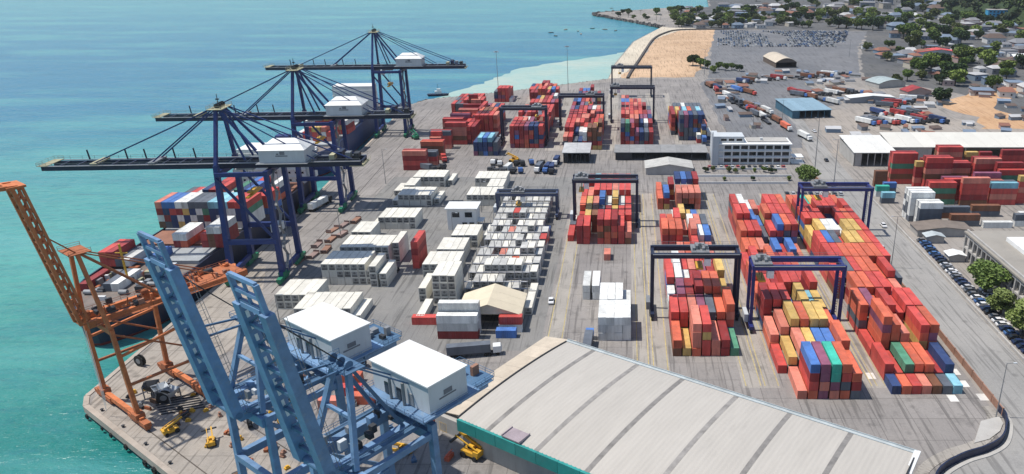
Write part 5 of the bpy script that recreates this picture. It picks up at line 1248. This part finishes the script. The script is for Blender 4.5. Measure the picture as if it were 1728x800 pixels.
def fill(x0,x1,y0,y1,n,ws,hs_,tagz):
    for i in range(n):
        x=rr.uniform(x0,x1);y=rr.uniform(y0,y1)
        w=rr.uniform(*ws);d=rr.uniform(ws[0],ws[1]*.8)
        if any(abs(x-q[0])<(w+q[2])*.55 and abs(y-q[1])<(d+q[3])*.55 for q in hs): continue
        if 118<x<330 and 868<y<1066: continue
        if x<262 and y<885 and x>60: continue
        if math.hypot((x-805)/300,(y-1225)/300)<.98: continue
        hs.append((x,y,w,d,rr.uniform(*hs_),tagz))
fill(85,240,1075,1200,60,(8,15),(3.5,6),'behind the car storage lot')
fill(160,420,1200,1420,120,(9,20),(4,8),'in the far coastal town')
fill(225,460,600,900,150,(7,18),(3,5.5),'in the town beyond the depot')
fill(325,620,890,1250,160,(9,22),(3.5,7),'in the town below the green hill')
fill(210,300,560,640,10,(10,18),(3.5,5),'near the dirt track')
fill(60,130,1240,1400,10,(10,18),(4,6),'on the headland')
fill(420,760,1250,1600,40,(14,30),(5,12),'at the foot of the green hill')
byz={}
for q in sorted(hs):
    z=q[5]; i=byz.get(z,0); byz[z]=i+1
    k=rr.choice([0,0,1,2,2,3,4]); rk=rr.choice([0,1,1,1,2,2,3,3,4,4]); flat=rr.random()<.4
    house('%s house with %s roof, %s from left %s'%(wn[k],rn[rk],nth(i),z),q[0],q[1],q[2],q[3],q[4],k,rk,rr.uniform(-.35,.35),flat,'houses '+z)
bt=thing('blue_tower_block','bright blue block of flats at the foot of the hill','building',(516,1128,0),R(-8))
MB().box(0,26,0,14,0,20).build('wall',mat('bright_blue_wall',(.05,.30,.50),.7,var=.1),bt); MB().box(-.5,26.5,-.5,14.5,20,20.6).build('roof',conc2,bt)
for k in range(5):
    for i in range(5): MB().box(2.2+i*5,4.6+i*5,-.06,.02,1.5+k*3.8,3.4+k*3.8).build('window',glass,bt)
gable('red_roof_hall','long red roofed hall in the town beyond the depot','hall',(300,800,0),R(-6),46,16,5,3,CM['r'],wallc[0],npan=3)
gable('white_hall','long white roofed hall at the right edge of the town','hall',(380,760,0),R(-20),60,20,6,3,whitep,wallc[2],npan=4)
gable('red_barn','dark red roofed barn by the dirt track','barn',(216,585,0),R(10),20,12,4,3,CM['R'],wallc[3],npan=2)
gable('white_shed','white roofed shed among trucks by the dirt track','shed',(165,560,0),R(5),34,10,4,1.5,whitep,wallc[2],npan=3)
# hill with woods
hillm=groundmat('wooded_hill_green',(.025,.045,.018),(.04,.06,.022),(.02,.035,.015),.02)
def hz(x,y):
    d=math.hypot((x-805)/300,(y-1225)/300); b=max(0,1-d*d); return 85*b**.75+ (noise.noise((x*.012,y*.012,3))*9 if b>0 else 0)-2
mb=MB(); nx,ny=44,40; vs=[];fs=[]
for j in range(ny+1):
    for i in range(nx+1):
        x=490+i*640/nx; y=910+j*640/ny; vs.append((x,y,hz(x,y)))
for j in range(ny):
    for i in range(nx): a=j*(nx+1)+i; fs.append((a,a+1,a+nx+2,a+nx+1))
struct(mb.add(vs,fs).build('hill',hillm,smooth=True))
rr=random.Random(101); mb=MB(); vs=[];fs=[];ms=[]
nl=0
while nl<2300:
    x=rr.uniform(500,1100);y=rr.uniform(920,1530);z=hz(x,y)
    if z<3: continue
    nl+=1; r=rr.uniform(4,8); mi=rr.randrange(4)
    for k in range(34):
        v=Vector((rr.gauss(0,1),rr.gauss(0,1),abs(rr.gauss(0,1)))).normalized()*r*rr.uniform(.7,1.05); p=Vector((x,y,z+r*.5))+v
        a=Vector((rr.gauss(0,1),rr.gauss(0,1),rr.gauss(0,1))).normalized(); b=a.cross(Vector((rr.gauss(0,1),rr.gauss(0,1),rr.gauss(0,1)))).normalized(); s=rr.uniform(1.2,2.4)
        q=len(vs); vs+=[p-a*s-b*s,p+a*s-b*s,p+a*s+b*s,p-a*s+b*s]; fs.append((q,q+1,q+2,q+3)); ms.append(mi)
mb.v=[tuple(v) for v in vs]; mb.f=fs; mb.m=ms
o=mb.build('hill_woods',[mat('wood_leaf_%d'%i,c,.8,var=.4,scale=.05) for i,c in enumerate(((.05,.085,.025),(.075,.115,.03),(.03,.055,.02),(.06,.075,.03)))]); tag(o,'dense green woods covering the hill at upper right','woods'); o['kind']='stuff'
# sea wall and groyne
sw_=thing('sea_wall','dark curving stone sea wall between beach and sand flat','sea wall',(0,0,0))
cp=curve_pts([(1,668),(4,700),(13,778),(22,860),(33,950),(48,1010),(70,1052),(122,1060),(150,1064)],4)
mb=MB()
for a,b in zip(cp,cp[1:]): mb.beam((a[0],a[1],.7),(b[0],b[1],.7),2.2,1.6)
mb.build('wall',mat('dark_stone',(.10,.09,.085),.9,var=.35,world=True,scale=.5),sw_)
rock=MB().add([(-.5,-.4,-.3),(.5,-.5,-.3),(.6,.4,-.3),(-.4,.5,-.3),(-.3,-.3,.4),(.35,-.25,.5),(.3,.3,.35),(-.35,.25,.45)],[(0,1,5,4),(1,2,6,5),(2,3,7,6),(3,0,4,7),(4,5,6,7),(3,2,1,0)]).mesh('rock',mat('dark_stone',(.1,.09,.085),.9))
sp_=thing('breakwater','dark rock breakwater edging the spit in the bay','breakwater',(0,0,0))
edge=curve_pts([(52,1105),(30,1150),(-20,1245),(-52,1305),(-40,1335),(5,1365)],12); rr=random.Random(5)
for i,(x,y) in enumerate(edge):
    for k in range(3): r_=obj('rock',rock,sp_,(x+rr.uniform(-3,3),y+rr.uniform(-3,3),-1.2+rr.uniform(-1,1.2)),rr.uniform(0,6)); r_.scale=(rr.uniform(3,6),rr.uniform(3,6),rr.uniform(2,4))
rz_edge=[(-160,552),(-150,576),(-98,606),(-50,642),(-16,668)]
rb=thing('rock_revetment','grey rock revetment along the far end of the port','revetment',(0,0,0))
for a,b in zip(rz_edge,rz_edge[1:]):
    n=int(math.hypot(b[0]-a[0],b[1]-a[1])/3)
    for i in range(n):
        t=i/n; o=obj('rock',rock,rb,(a[0]+(b[0]-a[0])*t+rr.uniform(-2,1),a[1]+(b[1]-a[1])*t+rr.uniform(0,2),-1.5),rr.uniform(0,6)); o.scale=(3,3,3)
# scrap and stores scattered over the back yards: small sheds and lean-tos
rr=random.Random(67); lean=[MB().add([(-.5,-.5,0),(.5,-.5,0),(.5,.5,0),(-.5,.5,0),(-.5,-.5,.7),(.5,-.5,.7),(.5,.5,1),(-.5,.5,1)],[(0,1,5,4),(1,2,6,5),(2,3,7,6),(3,0,4,7)]).mesh('wall',wallc[k]) for k in range(5)]
lr=[MB().add([(-.56,-.58,.68),(.56,-.58,.68),(.56,.58,1.02),(-.56,.58,1.02),(-.56,-.58,.72),(.56,-.58,.72),(.56,.58,1.06),(-.56,.58,1.06)],[(4,5,6,7),(0,3,2,1),(0,1,5,4),(1,2,6,5),(2,3,7,6),(3,0,4,7)]).mesh('roof',roofc[k]) for k in range(5)]
k=0
for i in range(170):
    z=rr.choice([(128,255,424,480,'behind the long shed'),(135,215,500,640,'beyond the blue-grey shed'),(215,300,470,620,'by the dirt track'),(110,215,640,700,'below the grey lot'),(270,420,480,640,'right of the dirt track'),(66,100,480,650,'in the truck yard')])
    x=rr.uniform(z[0],z[1]);y=rr.uniform(z[2],z[3])
    if (110<x<152 and 500<y<560) or (145<x<266 and y<432): continue
    if 224<x<300 and 470<y<620 and rr.random()<.5: continue
    a=rr.randrange(5);b=rr.randrange(5); t=thing('lean_to','%s lean-to store with %s roof, %s %s'%(wn[a],rn[b],nth(k),z[4]),'store',(x,y,0),rr.uniform(-.5,.5),'lean-to stores in the back yards'); k+=1
    s=(rr.uniform(2.5,9),rr.uniform(2.5,6),rr.uniform(1.8,3.6))
    for me,nm in((lean[a],'wall'),(lr[b],'roof')): o=obj(nm,me,t); o.scale=s
# field of vehicles beyond the dirt track
rr=random.Random(66)
frm=mat('pinkish_flat_rack',(.27,.19,.17),.8,var=.3,dirt=.5)
for i in range(9):
    x=-122+ (i%3)*3.0+rr.uniform(-.6,.6); y=262+i*5.5
    t=thing('flat_rack','pinkish brown flat rack lying on the apron, %s from camera by the reefers'%nth(i),'flat rack',(x,y,.012),R(rr.uniform(-14,4)),'flat racks by the left reefers')
    MB().box(-1.2,1.2,-3,3,0,.5+.3*(i%3)).build('deck',frm if i%2 else brick,t)
    for yy in(-3,2.85): MB().box(-1.2,1.2,yy,yy+.15,.5,1.5).build('end_frame',frm,t)
# ---------------------------------------------------------------- air
hzm=bpy.data.materials.new('sea_air'); hzm.use_nodes=True; t=hzm.node_tree; t.nodes.clear()
out=t.nodes.new('ShaderNodeOutputMaterial'); pv=t.nodes.new('ShaderNodeVolumePrincipled'); pv.inputs['Density'].default_value=0.00005; pv.inputs['Color'].default_value=(.86,.92,1,1); pv.inputs['Anisotropy'].default_value=.3
t.links.new(pv.outputs[0],out.inputs['Volume'])
hb=MB().box(-2600,1500,-300,2400,-12,135).build('haze',hzm); hb['kind']='stuff'
